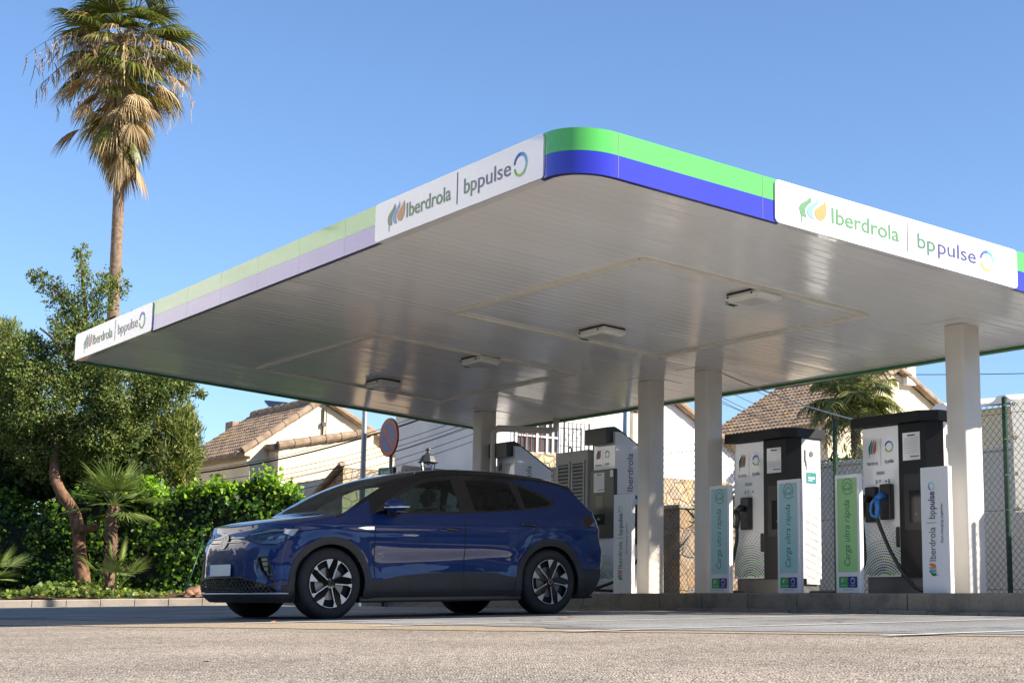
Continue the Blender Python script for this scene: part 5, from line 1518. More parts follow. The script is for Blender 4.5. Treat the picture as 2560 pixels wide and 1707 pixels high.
# ------------------------------------------------------------------ walls behind the fence
def wall_thing(name, label, s0, s1, t0, t1, z1, mat, cope=None, z0=-.4, cat='wall'):
    root = empty(name, W(s1, t0, 0), ROW, label, cat)
    L = s1-s0; mb = MB(); mb.box((0, 0, z0), (L, t1-t0, z1), mat, .012); mb.build('masonry', parent=root)
    if cope:
        mb = MB(); mb.box((-.02, -.03, z1+.002), (L+.03, t1-t0+.02, z1+.06), cope, .01); mb.build('coping', parent=root)
    return root
wall_thing('garden_wall', 'low white rendered wall behind the fence, topped by plants', -6, 7.3, 8.6, 8.8, 2.08, PLASTER_WHITE, PLASTER_WHITE)
wall_thing('stone_wall', 'low rubble stone wall with pale coping seen between the two middle columns', 9.5, 13.2, 8.6, 10.6, 1.66, RUBBLE, KERB_PALE)
wall_thing('stone_wall', 'taller golden rubble wall behind the narrow chargers', 13.6, 17.6, 10.4, 10.9, 2.75, RUBBLE_GOLD, KERB_PALE)

# ------------------------------------------------------------------ houses (all on the same street grid)
def tile_roof(name, parent, s0, s1, tA, zA, tB, zB, org, mat=TILES, over=.12, pitch=.135, rows=None):
    """Barrel tiles on the slope from eave (tA, zA) up to ridge (tB, zB), s from s0 to s1."""
    mb = MB(); L = s1-s0+2*over; n = int(L/pitch)*6; sl = math.hypot(tB-tA, zB-zA); rows = rows or max(3, int(sl/.20))
    ex = over/sl; vs = []; cols = n+1
    up = Vector((0, -(zB-zA), (tB-tA))).normalized()
    if up.z < 0: up = -up
    r = random.Random(len(name)+int(s0*7))
    jit = [[(r.random()-.5)*.02 for _ in range(n//6+2)] for _ in range(rows)]
    for k in range(rows):
        for e in (0, 1):
            f = (k+e)/rows; f = -ex+f*(1+ex)
            for i in range(n+1):
                x = -(s0-over)-L*i/n; wv = .036*abs(math.sin(math.pi*i/6*1.0))
                h = wv+.026*(1-e)+.01+jit[k][i//6]*.5
                t, z = tA+(tB-tA)*f, zA+(zB-zA)*f
                vs.append((x-org[0], t-org[1]+up.y*h, z+up.z*h))
    fs = []
    for k in range(rows):
        b = k*2*cols
        for i in range(n):
            fs.append((b+i, b+i+1, b+cols+i+1, b+cols+i))
            if k: fs.append((b-cols+i, b-cols+i+1, b+i+1, b+i))
    # closed lower edge
    o = len(vs)
    for i in range(n+1):
        v = vs[i]; vs.append((v[0], v[1], v[2]-.09))
    for i in range(n): fs.append((o+i, o+i+1, i+1, i))
    mb.add(vs, fs, mat)
    return mb.build(name, parent=parent)
def ridge_tiles(parent, p0, p1, mat=TILES, r=.10):
    mb = MB(); a = Vector(p0); b = Vector(p1); L = (b-a).length; n = max(1, int(L/.38)); d = (b-a)/n
    for k in range(n):
        q0 = a+d*k; q1 = a+d*(k+1.08)
        mb.tube([q0, q1], [r*1.12, r*.95], 10, mat)
    return mb.build('ridge_tile', parent=parent)
def gable_house(name, label, s0, s1, tA, zA, tR, zR, tB, zB, wall, z0=-.5):
    """Gable end at s0 (towards the road), ridge along s; walls, two tiled slopes and rake tiles."""
    root = empty(name, W(0, 0, 0), ROW, label, 'house')
    mb = MB()
    prof = [(tA, z0), (tB, z0), (tB, zB), (tR, zR), (tA, zA)]
    mb.prism(prof, lambda u, v, d: (-d, u, v), s0, s1, wall); mb.build('wall', parent=root)
    tile_roof('roof_slope', root, s0, s1, tA-.25, zA-.25*(zR-zA)/(tR-tA)+.03, tR, zR+.06, (0, 0))
    tile_roof('roof_slope', root, s0, s1, tB+.25, zB-.25*(zR-zB)/(tB-tR)+.03, tR, zR+.06, (0, 0))
    ridge_tiles(root, (-s0+.12, tR, zR+.10), (-s1-.1, tR, zR+.10))
    ridge_tiles(root, (-s0+.10, tA-.25, zA-.15+.04), (-s0+.10, tR, zR+.10), r=.085)
    ridge_tiles(root, (-s0+.10, tB+.25, zB-.15+.04), (-s0+.10, tR, zR+.10), r=.085)
    return root
LH = gable_house('cream_house', 'cream house with a tiled gable roof left of the lamp post', 25.5, 29.6, 8.34, 3.82, 10.17, 5.03, 13.2, 3.55, PLASTER_CREAM)
mb = MB(); mb.prism([(8.8, -.4), (8.8, 3.78), (11.3, 4.28), (11.3, -.4)], lambda u, v, d: (-d, u, v), 24.9, 25.49, PLASTER_CREAM); mb.build('lean_to_wall', parent=LH)
ridge_tiles(LH, (-24.86, 8.75, 3.84), (-24.86, 11.2, 4.33), r=.095); ridge_tiles(LH, (-24.9, 8.75, 3.80), (-25.6, 8.75, 3.84), r=.08)
mb = MB(); mb.box((-29.6, 8.26, 3.40), (-25.5, 8.335, 3.52), PLASTER_CREAM); mb.box((-29.6, 8.20, 3.60), (-25.5, 8.335, 3.82), PLASTER_CREAM); mb.build('cornice', parent=LH)
mb = MB(); mb.box((-24.89, 10.02, 2.2), (-24.87, 10.9, 2.95), LOUVRE); mb.build('window', parent=LH)
mb = MB()
for k in range(12): mb.tube([(-24.84, 10.05+k*.075, 2.2), (-24.84, 10.05+k*.075, 2.95)], .012, 5, RUST)
for z in (2.3, 2.6, 2.9): mb.tube([(-24.84, 10.02, z), (-24.84, 10.9, z)], .010, 5, RUST)
mb.build('window_bars', parent=LH)
mb = MB(); mb.box((-31.2, 10.0, 4.7), (-30.7, 10.5, 5.05), TILES, .03); mb.build('chimney', parent=LH)
mb = MB(); mb.tube([(-25.47, 10.2, 3.9), (-25.45, 10.2, 4.9)], .02, 6, STEEL_DARK); mb.tube([(-25.42, 10.26, 4.2), (-25.42, 10.26, 4.95)], .012, 6, STEEL_DARK); mb.box((-25.47, 10.15, 4.45), (-25.40, 10.25, 4.55), STEEL_DARK); mb.box((-25.47, 10.33, 4.10), (-25.38, 10.45, 4.16), STEEL_DARK)
mb.tube([(-25.46, 10.2, 3.9), (-25.46, 10.1, 3.7), (-25.46, 10.25, 3.55), (-25.46, 10.0, 3.4)], .008, 5, STEEL_DARK); mb.build('cable_bracket', parent=LH)
SPN = empty('solar_heater', W(29.0, 10.3, 5.05), ROW, 'tilted solar panel sticking up behind the tiled ridge of the cream house', 'solar panel')
mb = MB(); mb.prism([(-.3, .40), (.5, -.05), (.5, .0), (-.3, .45)], lambda u, v, d: (u, d, v), 0, .9, SOLAR); mb.build('collector', parent=SPN)
mb = MB(); mb.tube([(.1, .1, -.1), (.1, .1, .2)], .025, 6, STEEL); mb.tube([(.1, .8, -.1), (.1, .8, .2)], .025, 6, STEEL); mb.build('support', parent=SPN)

WHS = gable_house('white_house', 'white rendered house with barred window behind the narrow chargers', 18.24, 22.2, 10.45, 4.72, 14.0, 5.45, 18.3, 3.15, PLASTER_WHITE)
mb = MB(); mb.prism([(11.3, -.4), (17.6, -.4), (17.6, 3.05), (13.6, 3.05), (13.4, 3.36), (11.3, 3.36)], lambda u, v, d: (-d, u, v), 18.12, 18.235, RUBBLE_GOLD); mb.build('stone_plinth', parent=WHS)
fw = lambda u, v, d: (-18.24+d, u, v)
mb = MB(); mb.add([fw(11.15, 3.36, .004), fw(12.26, 3.42, .004), fw(12.26, 4.6, .004), fw(11.15, 4.6, .004)], [(0, 1, 2, 3)], PANE); wi = mb.build('window', parent=WHS)
mb = MB()
for u in (11.17, 11.43, 11.70, 11.95, 12.10, 12.24): mb.box((-18.235, u-.022, 3.38), (-18.20, u+.022, 4.6), WHITE_PAINT)
for z in (3.72, 4.08, 4.4): mb.box((-18.235, 11.15, z-.018), (-18.19, 12.26, z+.018), WHITE_PAINT)
mb.build('glazing_bars', parent=wi)
mb = MB()
for u in np.arange(11.2, 11.75, .12): mb.tube([(-18.05, u, 3.4), (-18.05, u, 4.6)], .012, 5, RUST)
mb.build('window_bars', parent=wi)
mb = MB()
for u in np.arange(12.32, 12.97, .105): mb.tube([(-18.1, u, 3.40), (-18.1, u, 4.07)], .011, 5, STEEL_DARK)
for z in (3.68, 4.06): mb.tube([(-18.1, 12.30, z), (-18.1, 12.97, z)], .011, 5, STEEL_DARK)
for u in (12.31, 12.96): mb.tube([(-18.1, u, 3.38), (-18.1, u, 4.08)], .02, 6, STEEL_DARK)
for sg in (-1, 1): mb.tube([(-18.09, 12.635+sg*a, z) for a, z in ((0, 3.72), (.06, 3.80), (.10, 3.90), (.075, 3.965), (.03, 3.95), (.02, 3.91))], .007, 5, STEEL_DARK)
mb.build('balcony_railing', parent=WHS)
mb = MB(); mb.box((-18.23, 14.25, 3.05), (-18.1, 14.45, 5.3), RUST); mb.box((-18.23, 14.1, 3.75), (-18.05, 14.26, 4.4), PLASTER_CREAM); mb.build('pipe_casing', parent=WHS)

RH = gable_house('tiled_house', 'cream house with lichen stained tile roof behind the right hand chargers', 16.66, 20.5, 18.54, 4.52, 20.72, 5.80, 24.0, 4.0, PLASTER_CREAM)
mb = MB(); mb.box((-16.9, 20.95, 5.5), (-16.5, 21.25, 6.15), PLASTER_WHITE, .02); mb.build('chimney', parent=RH)
mb = MB(); mb.box((-20.5, 18.46, 4.15), (-16.66, 18.535, 4.42), PLASTER_WHITE); mb.build('cornice', parent=RH)
mb = MB(); mb.add([(-16.645, 19.3, 2.6), (-16.645, 20.1, 2.6), (-16.645, 20.1, 3.3), (-16.645, 19.3, 3.3)], [(0, 1, 2, 3)], RUBBLE); mb.build('stone_panel', parent=RH)

SH = empty('stone_shed', at(858, 1165, 33)*1, ROW, 'small rubble stone building with sloping tiled edge left of the lamp post', 'building')
SH.location.z = 0
mb = MB(); mb.prism([(0, -.5), (0, 2.93), (-2.6, 1.75), (-2.6, -.5)], lambda u, v, d: (u, d, v), 0, 2.9, RUBBLE); mb.build('wall', parent=SH)
mb = MB(); mb.add([(.012, .0, -.3), (.012, 2.9, -.3), (.012, 2.9, 2.88), (.012, 0, 2.90)], [(0, 1, 2, 3)], RUBBLE_GOLD); mb.build('sunlit_stone_face', parent=SH)  # gold copy of the stone: sunlight on this side put into the colour
mb = MB(); mb.tube([(-2.7, -.04, 1.76), (.05, -.04, 3.0)], .07, 8, TILES_DK); mb.tube([(.02, 1.4, 2.98), (.02, 3.1, 2.93)], .09, 8, TILES_DK); mb.build('roof_edge', parent=SH)

CB = empty('warehouse', W(0, 14, 0), ROW, 'beige building with white corrugated roof at the far right', 'building')
mb = MB(); mb.box((-8.9, 0, -.4), (4, 3, 3.52), PLASTER_WHITE); mb.box((-8.9, -.03, 2.75), (4, -.002, 3.50), PLASTER_CREAM); mb.build('wall', parent=CB)
mb = MB(); n = 160; vs = []; fs = []
for i in range(n+1):
    x = -9.1+13.2*i/n; h = .07*max(-.4, min(1, 2.2*math.sin(2*math.pi*i/8)))
    vs += [(x, -.25, 3.60+h), (x, 3.2, 4.0+h), (x, -.25, 3.54), ]
for i in range(n): fs += [(3*i, 3*i+3, 3*i+4, 3*i+1), (3*i+2, 3*i+5, 3*i+3, 3*i)]
mb.add(vs, fs, WHITE_PAINT); mb.build('corrugated_roof', parent=CB)

q = at(1815, 1205, 27)
OB = empty('outbuilding', (q.x, q.y, 0), ROW, 'small cream outbuilding with a dark panelled roof right of a middle column', 'building')
z_ = q.z
mb = MB(); mb.box((-.40, 0, -.4), (1.4, 1.5, z_-.28), PLASTER_CREAM); mb.build('wall', parent=OB)
mb = MB(); mb.prism([(-.1, z_-.26), (1.6, z_+.42), (1.6, z_+.36), (-.1, z_-.33)], lambda u, v, d: (d, u, v), -.5, 1.5, SOLAR); rf = mb.build('roof', parent=OB)
mb = MB()
for x in np.arange(-.5, 1.51, .35): mb.tube([(x, -.11, z_-.255), (x, 1.6, z_+.43)], .012, 5, WHITE_PAINT)
for k in np.linspace(0, 1, 5): mb.tube([(-.5, -.11+1.71*k, z_-.255+.685*k), (1.5, -.11+1.71*k, z_-.255+.685*k)], .010, 5, WHITE_PAINT)
mb.build('panel_frame', parent=rf)

# small square tower far away
q = at(468, 1060, 90)
TW = empty('church_tower', (q.x, q.y, 0), ROW, 'tiny yellow bell tower far off behind the garden tree', 'tower')
mb = MB(); mb.box((-.4, -.4, -1), (.4, .4, 9.6), YELLOW_WALL); mb.box((-.46, -.46, 9.62), (.46, .46, 9.8), YELLOW_WALL); mb.box((-.3, -.3, 9.82), (.3, .3, 10.9), YELLOW_WALL); mb.lathe([(.4, 10.92), (.3, 11.1), (.1, 11.3), (0, 11.4)], 'z', 4, (0, 0, 0), YELLOW_WALL); mb.build('wall', parent=TW)
mb = MB()
for x in (-.14, .14): mb.box((x-.07, -.315, 9.95), (x+.07, -.303, 10.7), LOUVRE)
for y in (-.14, .14): mb.box((.303, y-.07, 9.95), (.315, y+.07, 10.7), LOUVRE)
mb.build('bell_opening', parent=TW)

# ------------------------------------------------------------------ street furniture
q = at(910, 1100, 26)
LP = empty('street_lamp', (q.x, q.y, 0), 0, 'grey steel street lamp pole rising behind the canopy edge', 'lamp post')
mb = MB(); mb.tube([(0, 0, -.3), (0, 0, 5.4)], [.05, .042], 14, STEEL); mb.build('pole', parent=LP, smooth=True, angle=40)
mb = MB(); mb.box((-.45, -.10, 5.38), (.12, .10, 5.48), STEEL, .03); mb.build('lamp_head', parent=LP)
q = at(972, 1093, 25)
NS = empty('traffic_sign', (q.x, q.y, q.z), ROW, 'round blue and red no parking sign on a thin grey pole', 'sign')
mb = MB(); mb.lathe([(0, -.012), (.298, -.012), (.305, -.004), (.305, .018), (0, .018)], 'y', 40, (0, 0, 0), SIGN_RED); pl_ = mb.build('sign_plate', parent=NS)
mb = MB(); mb.lathe([(0, -.0135), (.235, -.0135), (.235, -.0122)], 'y', 40, (0, 0, 0), SIGN_BLUE); mb.build('blue_disc', parent=pl_)
mb = MB(); stroke(mb, [(-.17, .165), (.17, -.165)], .058, lambda u, v, d: (u, -d, v), .0150, SIGN_RED); mb.build('red_bar', parent=pl_)
mb = MB(); mb.tube([(0, .05, -q.z-.3), (0, .05, .25)], .03, 10, STEEL); mb.build('pole', parent=NS, smooth=True)
q = at(968, 1187, 25.5)
IS = empty('information_sign', (q.x, q.y, q.z), -.75, 'small green notice board on a post under the round sign', 'sign')
mb = MB(); mb.box((-.19, -.03, -.20), (.19, .03, .12), BLACK_PLASTIC, .02); mb.build('frame', parent=IS)
mb = MB(); fi = lambda u, v, d: (u, -.03-d, v); tri_fill(mb, rrect(-.17, -.18, .17, .10, .01), fi, .003, INFO_GREEN)
stroke(mb, [(-.11, .04), (-.07, .04)], .05, fi, .005, LEAFWHITE); stroke(mb, [(-.05, .045), (.13, .045)], .022, fi, .005, LEAFWHITE); stroke(mb, [(-.05, .012), (.10, .012)], .012, fi, .005, LEAFWHITE); mb.build('notice_face', parent=IS)
mb = MB(); mb.tube([(0, 0, -q.z-.3), (0, 0, -.2)], .03, 8, GREEN_POST); mb.build('post', parent=IS, smooth=True)
q = at(1070, 1158, 28)
LN = empty('lantern', (q.x, q.y, q.z), .3, 'old style black street lantern with glass sides above the car roof', 'lamp')
mb = MB(); mb.lathe([(.16, .02), (.15, .05), (.11, .13), (.06, .16), (.035, .19), (.03, .22), (.05, .235), (.045, .26), (0, .275)], 'z', 8, (0, 0, 0), STEEL_DARK); mb.lathe([(.185, .012), (.185, .022), (.15, .03)], 'z', 8, (0, 0, 0), STEEL_DARK); mb.build('cap', parent=LN)
mb = MB()
for k in range(4):
    a = math.pi/4+k*math.pi/2
    mb.tube([(.15*math.cos(a), .15*math.sin(a), .012), (.085*math.cos(a), .085*math.sin(a), -.26)], .009, 6, STEEL_DARK)
mb.lathe([(.09, -.27), (.09, -.25), (.0, -.25)], 'z', 8, (0, 0, 0), STEEL_DARK); mb.build('frame', parent=LN)
mb = MB()
for k in range(4):
    a0 = math.pi/4+k*math.pi/2; a1 = a0+math.pi/2
    mb.add([(.145*math.cos(a0), .145*math.sin(a0), .01), (.145*math.cos(a1), .145*math.sin(a1), .01), (.083*math.cos(a1), .083*math.sin(a1), -.25), (.083*math.cos(a0), .083*math.sin(a0), -.25)], [(0, 1, 2, 3)], LENS)
mb.build('glass', parent=LN)
mb = MB(); mb.tube([(0, 0, -.27), (0, 0, -q.z-.3)], [.03, .045], 10, STEEL_DARK); mb.lathe([(.03, -.02), (.035, .0), (0, .012)], 'z', 10, (0, 0, 0), WHITE_PAINT); mb.build('post', parent=LN, smooth=True, angle=40)
q = at(1566, 1050, 25)
UP = empty('utility_pole', (q.x, q.y, 0), 0, 'grey utility pole with dangling wires beside a brown pipe casing', 'pole')
mb = MB(); mb.tube([(0, 0, -.3), (0, 0, 4.6)], .055, 10, STEEL); mb.build('pole', parent=UP, smooth=True)
mb = MB()
for k in range(4): mb.tube([(-.06-.02*k, -.03, 4.5), (-.12-.03*k, -.03, 3.9+.1*k), (-.07, -.03, 3.3+.12*k)], .006, 5, CABLE)
mb.build('wires', parent=UP)

# overhead cables
def cable(a, b, sag, r, label, mat=CABLE, grp='overhead cables'):
    a = Vector(a); b = Vector(b); pts = []
    for k in range(25):
        t = k/24; p = a.lerp(b, t); p.z -= sag*4*t*(1-t); pts.append(p)
    mb = MB(); mb.tube(pts, r, 5, mat)
    tag(mb.build('overhead_cable', smooth=True), label, 'cable', grp)
cable(at(330, 1195, 34), at(1180, 1000, 29), .30, .016, 'thick black overhead cable crossing in front of the cream house')
thin_lab = 'thin overhead cable in the bundle crossing the cream house and white gable'
for i, (y0, y1) in enumerate(((1212, 1035), (1222, 1050), (1240, 1058), (1252, 1082), (1190, 985), (1262, 1100), (1232, 1062))):
    cable(at(330, y0, 34+.1*i), at(1190, y1, 29+.1*i), .32, .006, thin_lab)
thin2 = 'thin overhead wire against the sky right of a middle column'
for i, (x0, y0, x1, y1) in enumerate(((1700, 940, 1930, 1060), (1700, 955, 1925, 1052), (1690, 930, 1960, 1062), (1720, 925, 2000, 1055), (1790, 930, 2060, 1040))):
    cable(at(x0, y0, 30+.2*i), at(x1, y1, 34), .06, .006, thin2)
cable(at(1800, 930, 19.5), at(2150, 1052, 21.5), .05, .009, 'pale cable slanting down in front of the feathery palm', TARP)
cable(at(2200, 936, 36), at(2700, 930, 34), .02, .009, 'single dark wire against the sky beside the right column')
# ------------------------------------------------------------------ vegetation
def leaf_mesh(name, P, D, S, wid, mat, parent=None, nrm=None, shape=None, fold=.0):
    """One little folded leaf per point: P base, D direction (unit), S length; wid = width/length."""
    n = len(P)
    if nrm is None: nrm = RNG.normal(size=(n, 3))
    B = np.cross(D, nrm); B /= np.linalg.norm(B, axis=1)[:, None]+1e-9
    U = np.cross(B, D)
    shape = shape or [(0, 0), (.35, .5), (.75, .36), (1, 0), (.75, -.36), (.35, -.5)]
    k = len(shape); V = np.zeros((n, k, 3))
    for i, (a, w) in enumerate(shape):
        V[:, i] = P + D*(S*a)[:, None] + B*(S*wid*w)[:, None] + U*(S*fold*(abs(w)-.2))[:, None]
    me = bpy.data.meshes.new(name)
    me.vertices.add(n*k); me.vertices.foreach_set('co', V.reshape(-1))
    me.loops.add(n*k); me.loops.foreach_set('vertex_index', np.arange(n*k, dtype=np.int32))
    me.polygons.add(n); me.polygons.foreach_set('loop_start', np.arange(0, n*k, k, dtype=np.int32))
    me.materials.append(mat); me.update(calc_edges=True); me.validate()
    o = bpy.data.objects.new(name, me); COL.objects.link(o)
    if parent is not None: o.parent = parent
    return o
def unit(a): return a/(np.linalg.norm(a, axis=1)[:, None]+1e-9)
def clump_pts(cs, dens, shell=.55):
    """Points in ragged ellipsoidal clumps: cs = [(centre, (rx, ry, rz)), ...]; grouped into sprigs."""
    out = []; outw = []
    for c, r in cs:
        vol = r[0]*r[1]*r[2]; n = max(20, int(dens*(vol**(2/3))))
        ns = max(6, n//14)
        d = unit(RNG.normal(size=(ns, 3))); rad = (shell+(1.06-shell)*RNG.random((ns, 1))**.7)
        rad *= 1+.16*np.sin(d[:, :1]*5+c[0]*3)+.12*np.sin(d[:, 2:]*7+c[2])
        sp = np.array(c)+d*rad*np.array(r)
        k = RNG.integers(0, ns, n)
        p = sp[k]+RNG.normal(size=(n, 3))*.075*(vol**(1/3))**.5
        out.append(p); outw.append(unit(p-np.array(c)))
    return np.concatenate(out), np.concatenate(outw)
def crown(name, parent, cs, dens, size, wid, mat, upb=.25, shell=.5):
    P, O = clump_pts(cs, dens, shell); n = len(P)
    D = unit(O*.7+RNG.normal(size=(n, 3))*.7+np.array([0, 0, upb]))
    S = size*(.6+.8*RNG.random(n))
    return leaf_mesh(name, P, D, S, wid, mat, parent, unit(O+RNG.normal(size=(n, 3))*.6), fold=.15)
def pxc(x, y, d, rx, ry, rd=None):
    """Clump placed where the surveyed crown stands; radii in metres from photo pixels."""
    k = d/PX_F; c = at(x, y, d)
    return ((c.x, c.y, c.z), (rx*k, (rd if rd else (rx+ry)/2)*k, ry*k))
# --- garden tree with the bent red trunk
b0 = at(205, 1440, 30)
GT = empty('garden_tree', (b0.x, b0.y, 0), 0, 'bushy dark olive green tree with a bent reddish trunk in the garden bed', 'tree')
def rel(o, p): return (p[0]-o.location.x, p[1]-o.location.y, p[2]-o.location.z)
mb = MB()
tp = [at(214, 1500, 30), at(200, 1385, 30), at(196, 1330, 30), at(182, 1275, 30.05), at(150, 1225, 30.1), at(135, 1170, 30.2), at(150, 1080, 30.3), at(200, 960, 30.4), at(215, 820, 30.4), at(205, 680, 30.4), at(203, 625, 30.4)]
mb.tube([rel(GT, p) for p in catmull(tp, 5)], [.135]*5+[.115]*5+[.12]*5+[.11]*5+[.10]*5+[.09]*5+[.08]*5+[.055]*5+[.035]*5+[.02]*5+[.012], 12, BARK)
mb.tube([rel(GT, at(198, 1325, 30)), rel(GT, at(222, 1322, 29.9)), rel(GT, at(246, 1315, 29.85))], [.10, .075, .06], 10, BARK)
for e in ((140, 1120, 60, 980), (150, 1080, 330, 980), (190, 980, 380, 960), (200, 950, 100, 820), (205, 880, 290, 790), (205, 820, 130, 720), (140, 1150, 30, 1050), (150, 1090, 260, 1060)):
    mb.tube(catmull([rel(GT, at(e[0], e[1], 30.3)), rel(GT, at((e[0]+e[2])/2, (e[1]+e[3])/2-20, 30.3+RNG.random()-.5)), rel(GT, at(e[2], e[3], 30.3+RNG.random()*1.2-.6))], 5), [.05]*4+[.03]*4+[.02]*3, 7, TWIG)
mb.build('trunk', parent=GT, smooth=True)
cs = [pxc(*c) for c in ((150, 1010, 30.3, 110, 100), (320, 985, 30.1, 100, 75), (235, 880, 30.3, 90, 80), (200, 775, 30.3, 50, 55), (150, 760, 30.4, 36, 40), (120, 712, 30.4, 38, 22), (204, 640, 30.3, 20, 26), (205, 690, 30.3, 14, 40), (255, 735, 30.3, 32, 60), (295, 715, 30.3, 26, 26), (90, 690, 30.4, 24, 16), (395, 965, 30, 65, 45), (455, 965, 30, 35, 18), (500, 985, 30, 16, 9),
     (70, 905, 30.6, 70, 75), (45, 1060, 30.8, 80, 80), (235, 1090, 30.3, 100, 60), (130, 1130, 30.6, 90, 60), (310, 1060, 30.2, 70, 55), (340, 800, 30.3, 26, 22), (170, 840, 30.4, 45, 40), (250, 640, 30.3, 0.1, .1), (380, 900, 30.2, 40, 28), (20, 960, 30.7, 60, 60))]
cs = [((c[0]-GT.location.x, c[1]-GT.location.y, c[2]), r) for c, r in cs if r[0] > .02]
hi_ = [c for c in cs if c[0][2] > 4.9]; lo_ = [c for c in cs if c[0][2] <= 4.9]
crown('crown', GT, lo_, 26000, .048, .6, TREE_LEAF)
crown('crown', GT, [(c, (r[0]*1.15, r[1], r[2]*1.1)) for c, r in hi_], 9500, .050, .55, TREE_LEAF, upb=.7, shell=.35)
# --- feathery conifers
def conifer(name, label, base, cl_, dens=14000, size=.105):
    o = empty(name, (base.x, base.y, 0), 0, label, 'tree', None)
    mb = MB(); mb.tube([(0, 0, -.2), (0, 0, base.z)], [.10, .03], 8, TWIG); mb.build('trunk', parent=o)
    c2 = [((c[0]-o.location.x, c[1]-o.location.y, c[2]), r) for c, r in cl_]
    crown('crown', o, c2, dens, size, .16, CONIFER, upb=.9, shell=.6)
    return o
conifer('conifer_bush', 'broad yellow green conifer behind the ivy hedge, left of the cream house', at(430, 1050, 32), [pxc(*c) for c in ((425, 1120, 32, 66, 90), (478, 1120, 32, 26, 70), (450, 1050, 32, 36, 60), (395, 1180, 32, 60, 70), (465, 1160, 32, 32, 70), (380, 1060, 32, 40, 60))])
conifer('conifer_bush', 'slim conifer cut off by the left edge of the picture', at(20, 900, 33), [pxc(*c) for c in ((25, 860, 33, 22, 60), (15, 930, 33, 40, 70), (10, 1010, 33, 60, 70), (-20, 900, 33, 40, 120))])
# --- dark shrub mass at the far left behind the hedge
o = empty('shrub', at(80, 1200, 31.5).xy.to_3d(), 0, 'dense dark shrub under the garden tree at the left edge', 'shrub')
cs = [pxc(*c) for c in ((40, 1170, 31.6, 90, 70), (160, 1200, 31.6, 90, 60), (250, 1180, 31.6, 70, 50), (-40, 1180, 31.6, 80, 70), (60, 1110, 31.8, 80, 60), (150, 1130, 31.8, 80, 50), (330, 1150, 31.7, 60, 55))]
cs = [((c[0]-o.location.x, c[1]-o.location.y, c[2]), r) for c, r in cs]
mb = MB(); mb.tube([(0, 0, -.1), (0, 0, 2.4)], [.08, .03], 7, TWIG); mb.build('stem', parent=o)
crown('foliage', o, cs, 15000, .11, .7, DARK_LEAF)
# --- ivy hedge
IVYS = [(0, 0), (.12, .42), (.42, .5), (.60, .30), (1, 0), (.60, -.30), (.42, -.5), (.12, -.42)]
HG = empty('ivy_hedge', (-9, 30.6, 0), 0, 'long ivy covered hedge behind the garden bed and the car bonnet', 'hedge')
hx0, hx1 = -14.6, -3.45
def hy(x): return 30.45-(x+9)*.13
def htop(x):
    e = max(0, min(1, (hx1-x)/.5))
    return (2.02+.0*x+.16*max(0, min(1, (x+8.2)/2.2))+.12*math.sin(x*2.3)+.08*math.sin(x*5.1))*(1-.5*(1-e)**2)
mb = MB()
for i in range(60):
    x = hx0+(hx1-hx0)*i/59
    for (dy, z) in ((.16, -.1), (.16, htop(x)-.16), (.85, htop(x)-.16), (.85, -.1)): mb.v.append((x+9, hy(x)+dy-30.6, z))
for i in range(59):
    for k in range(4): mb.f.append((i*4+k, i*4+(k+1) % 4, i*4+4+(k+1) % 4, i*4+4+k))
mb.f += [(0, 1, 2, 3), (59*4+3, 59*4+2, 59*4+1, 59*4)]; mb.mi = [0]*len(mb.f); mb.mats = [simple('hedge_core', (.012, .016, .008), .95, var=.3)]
mb.build('dark_core', parent=HG)  # solid dark filler added inside the leaves to block light
n = 24000
x = RNG.uniform(hx0, hx1, n); tz = np.array([htop(a) for a in x]); f = RNG.random(n)
front = f < .74
z = np.where(front, RNG.random(n)*tz, tz+RNG.normal(size=n)*.06)
lump = .07*np.sin(x*3.1+z*2)+.06*np.sin(x*6.3-z*4)+.05*np.sin(z*7+x)
y = np.where(front, .10-lump+RNG.normal(size=n)*.05, RNG.random(n)*.9)
P = np.stack([x+9, np.array([hy(a) for a in x])+y-30.6, z], 1)
N_ = np.where(front[:, None], np.array([[-.18, -1, .22]]), np.array([[.2, -.3, 1]]))+RNG.normal(size=(n, 3))*.42
D = unit(np.cross(N_, RNG.normal(size=(n, 3)))+np.array([0, 0, -.35]))
leaf_mesh('foliage', P, D, .040+.070*RNG.random(n)**1.5, .95, IVY, HG, unit(N_), IVYS, .12)
# shoots standing above the top
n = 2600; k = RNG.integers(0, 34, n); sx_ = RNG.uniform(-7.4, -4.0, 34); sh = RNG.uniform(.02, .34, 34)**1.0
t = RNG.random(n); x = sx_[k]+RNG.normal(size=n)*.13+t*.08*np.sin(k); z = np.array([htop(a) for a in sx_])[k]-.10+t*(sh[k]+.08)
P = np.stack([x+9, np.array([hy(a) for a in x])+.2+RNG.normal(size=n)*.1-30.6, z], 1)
leaf_mesh('shoots', P, unit(RNG.normal(size=(n, 3))), .05+.05*RNG.random(n), .95, IVY_YOUNG_SUNLIT, HG, None, IVYS, .12)
# --- ground ivy in the bed
n = 5200
x = RNG.uniform(-14.3, -5.9, n); keep = RNG.random(n) < np.clip(1.1-(x+7.6)*.55, .10, 1); x = x[keep]; n = len(x)
yb = 27.1+(x+14.5)*.1476; dy = .17+RNG.random(n)**1.1*2.9
z = np.array([gz(a, b_) for a, b_ in zip(x, yb+dy)])+.15+.03*dy+RNG.random(n)*.26*(.6+.4*np.sin(x*2.2))
P = np.stack([x, yb+dy, z], 1); N_ = np.array([[.1, -.5, 1]])+RNG.normal(size=(n, 3))*.5
gi = leaf_mesh('ground_ivy', P, unit(np.cross(N_, RNG.normal(size=(n, 3)))), .05+.055*RNG.random(n), .95, IVY_LOW, None, unit(N_), IVYS, .1)
tag(gi, kind='stuff')
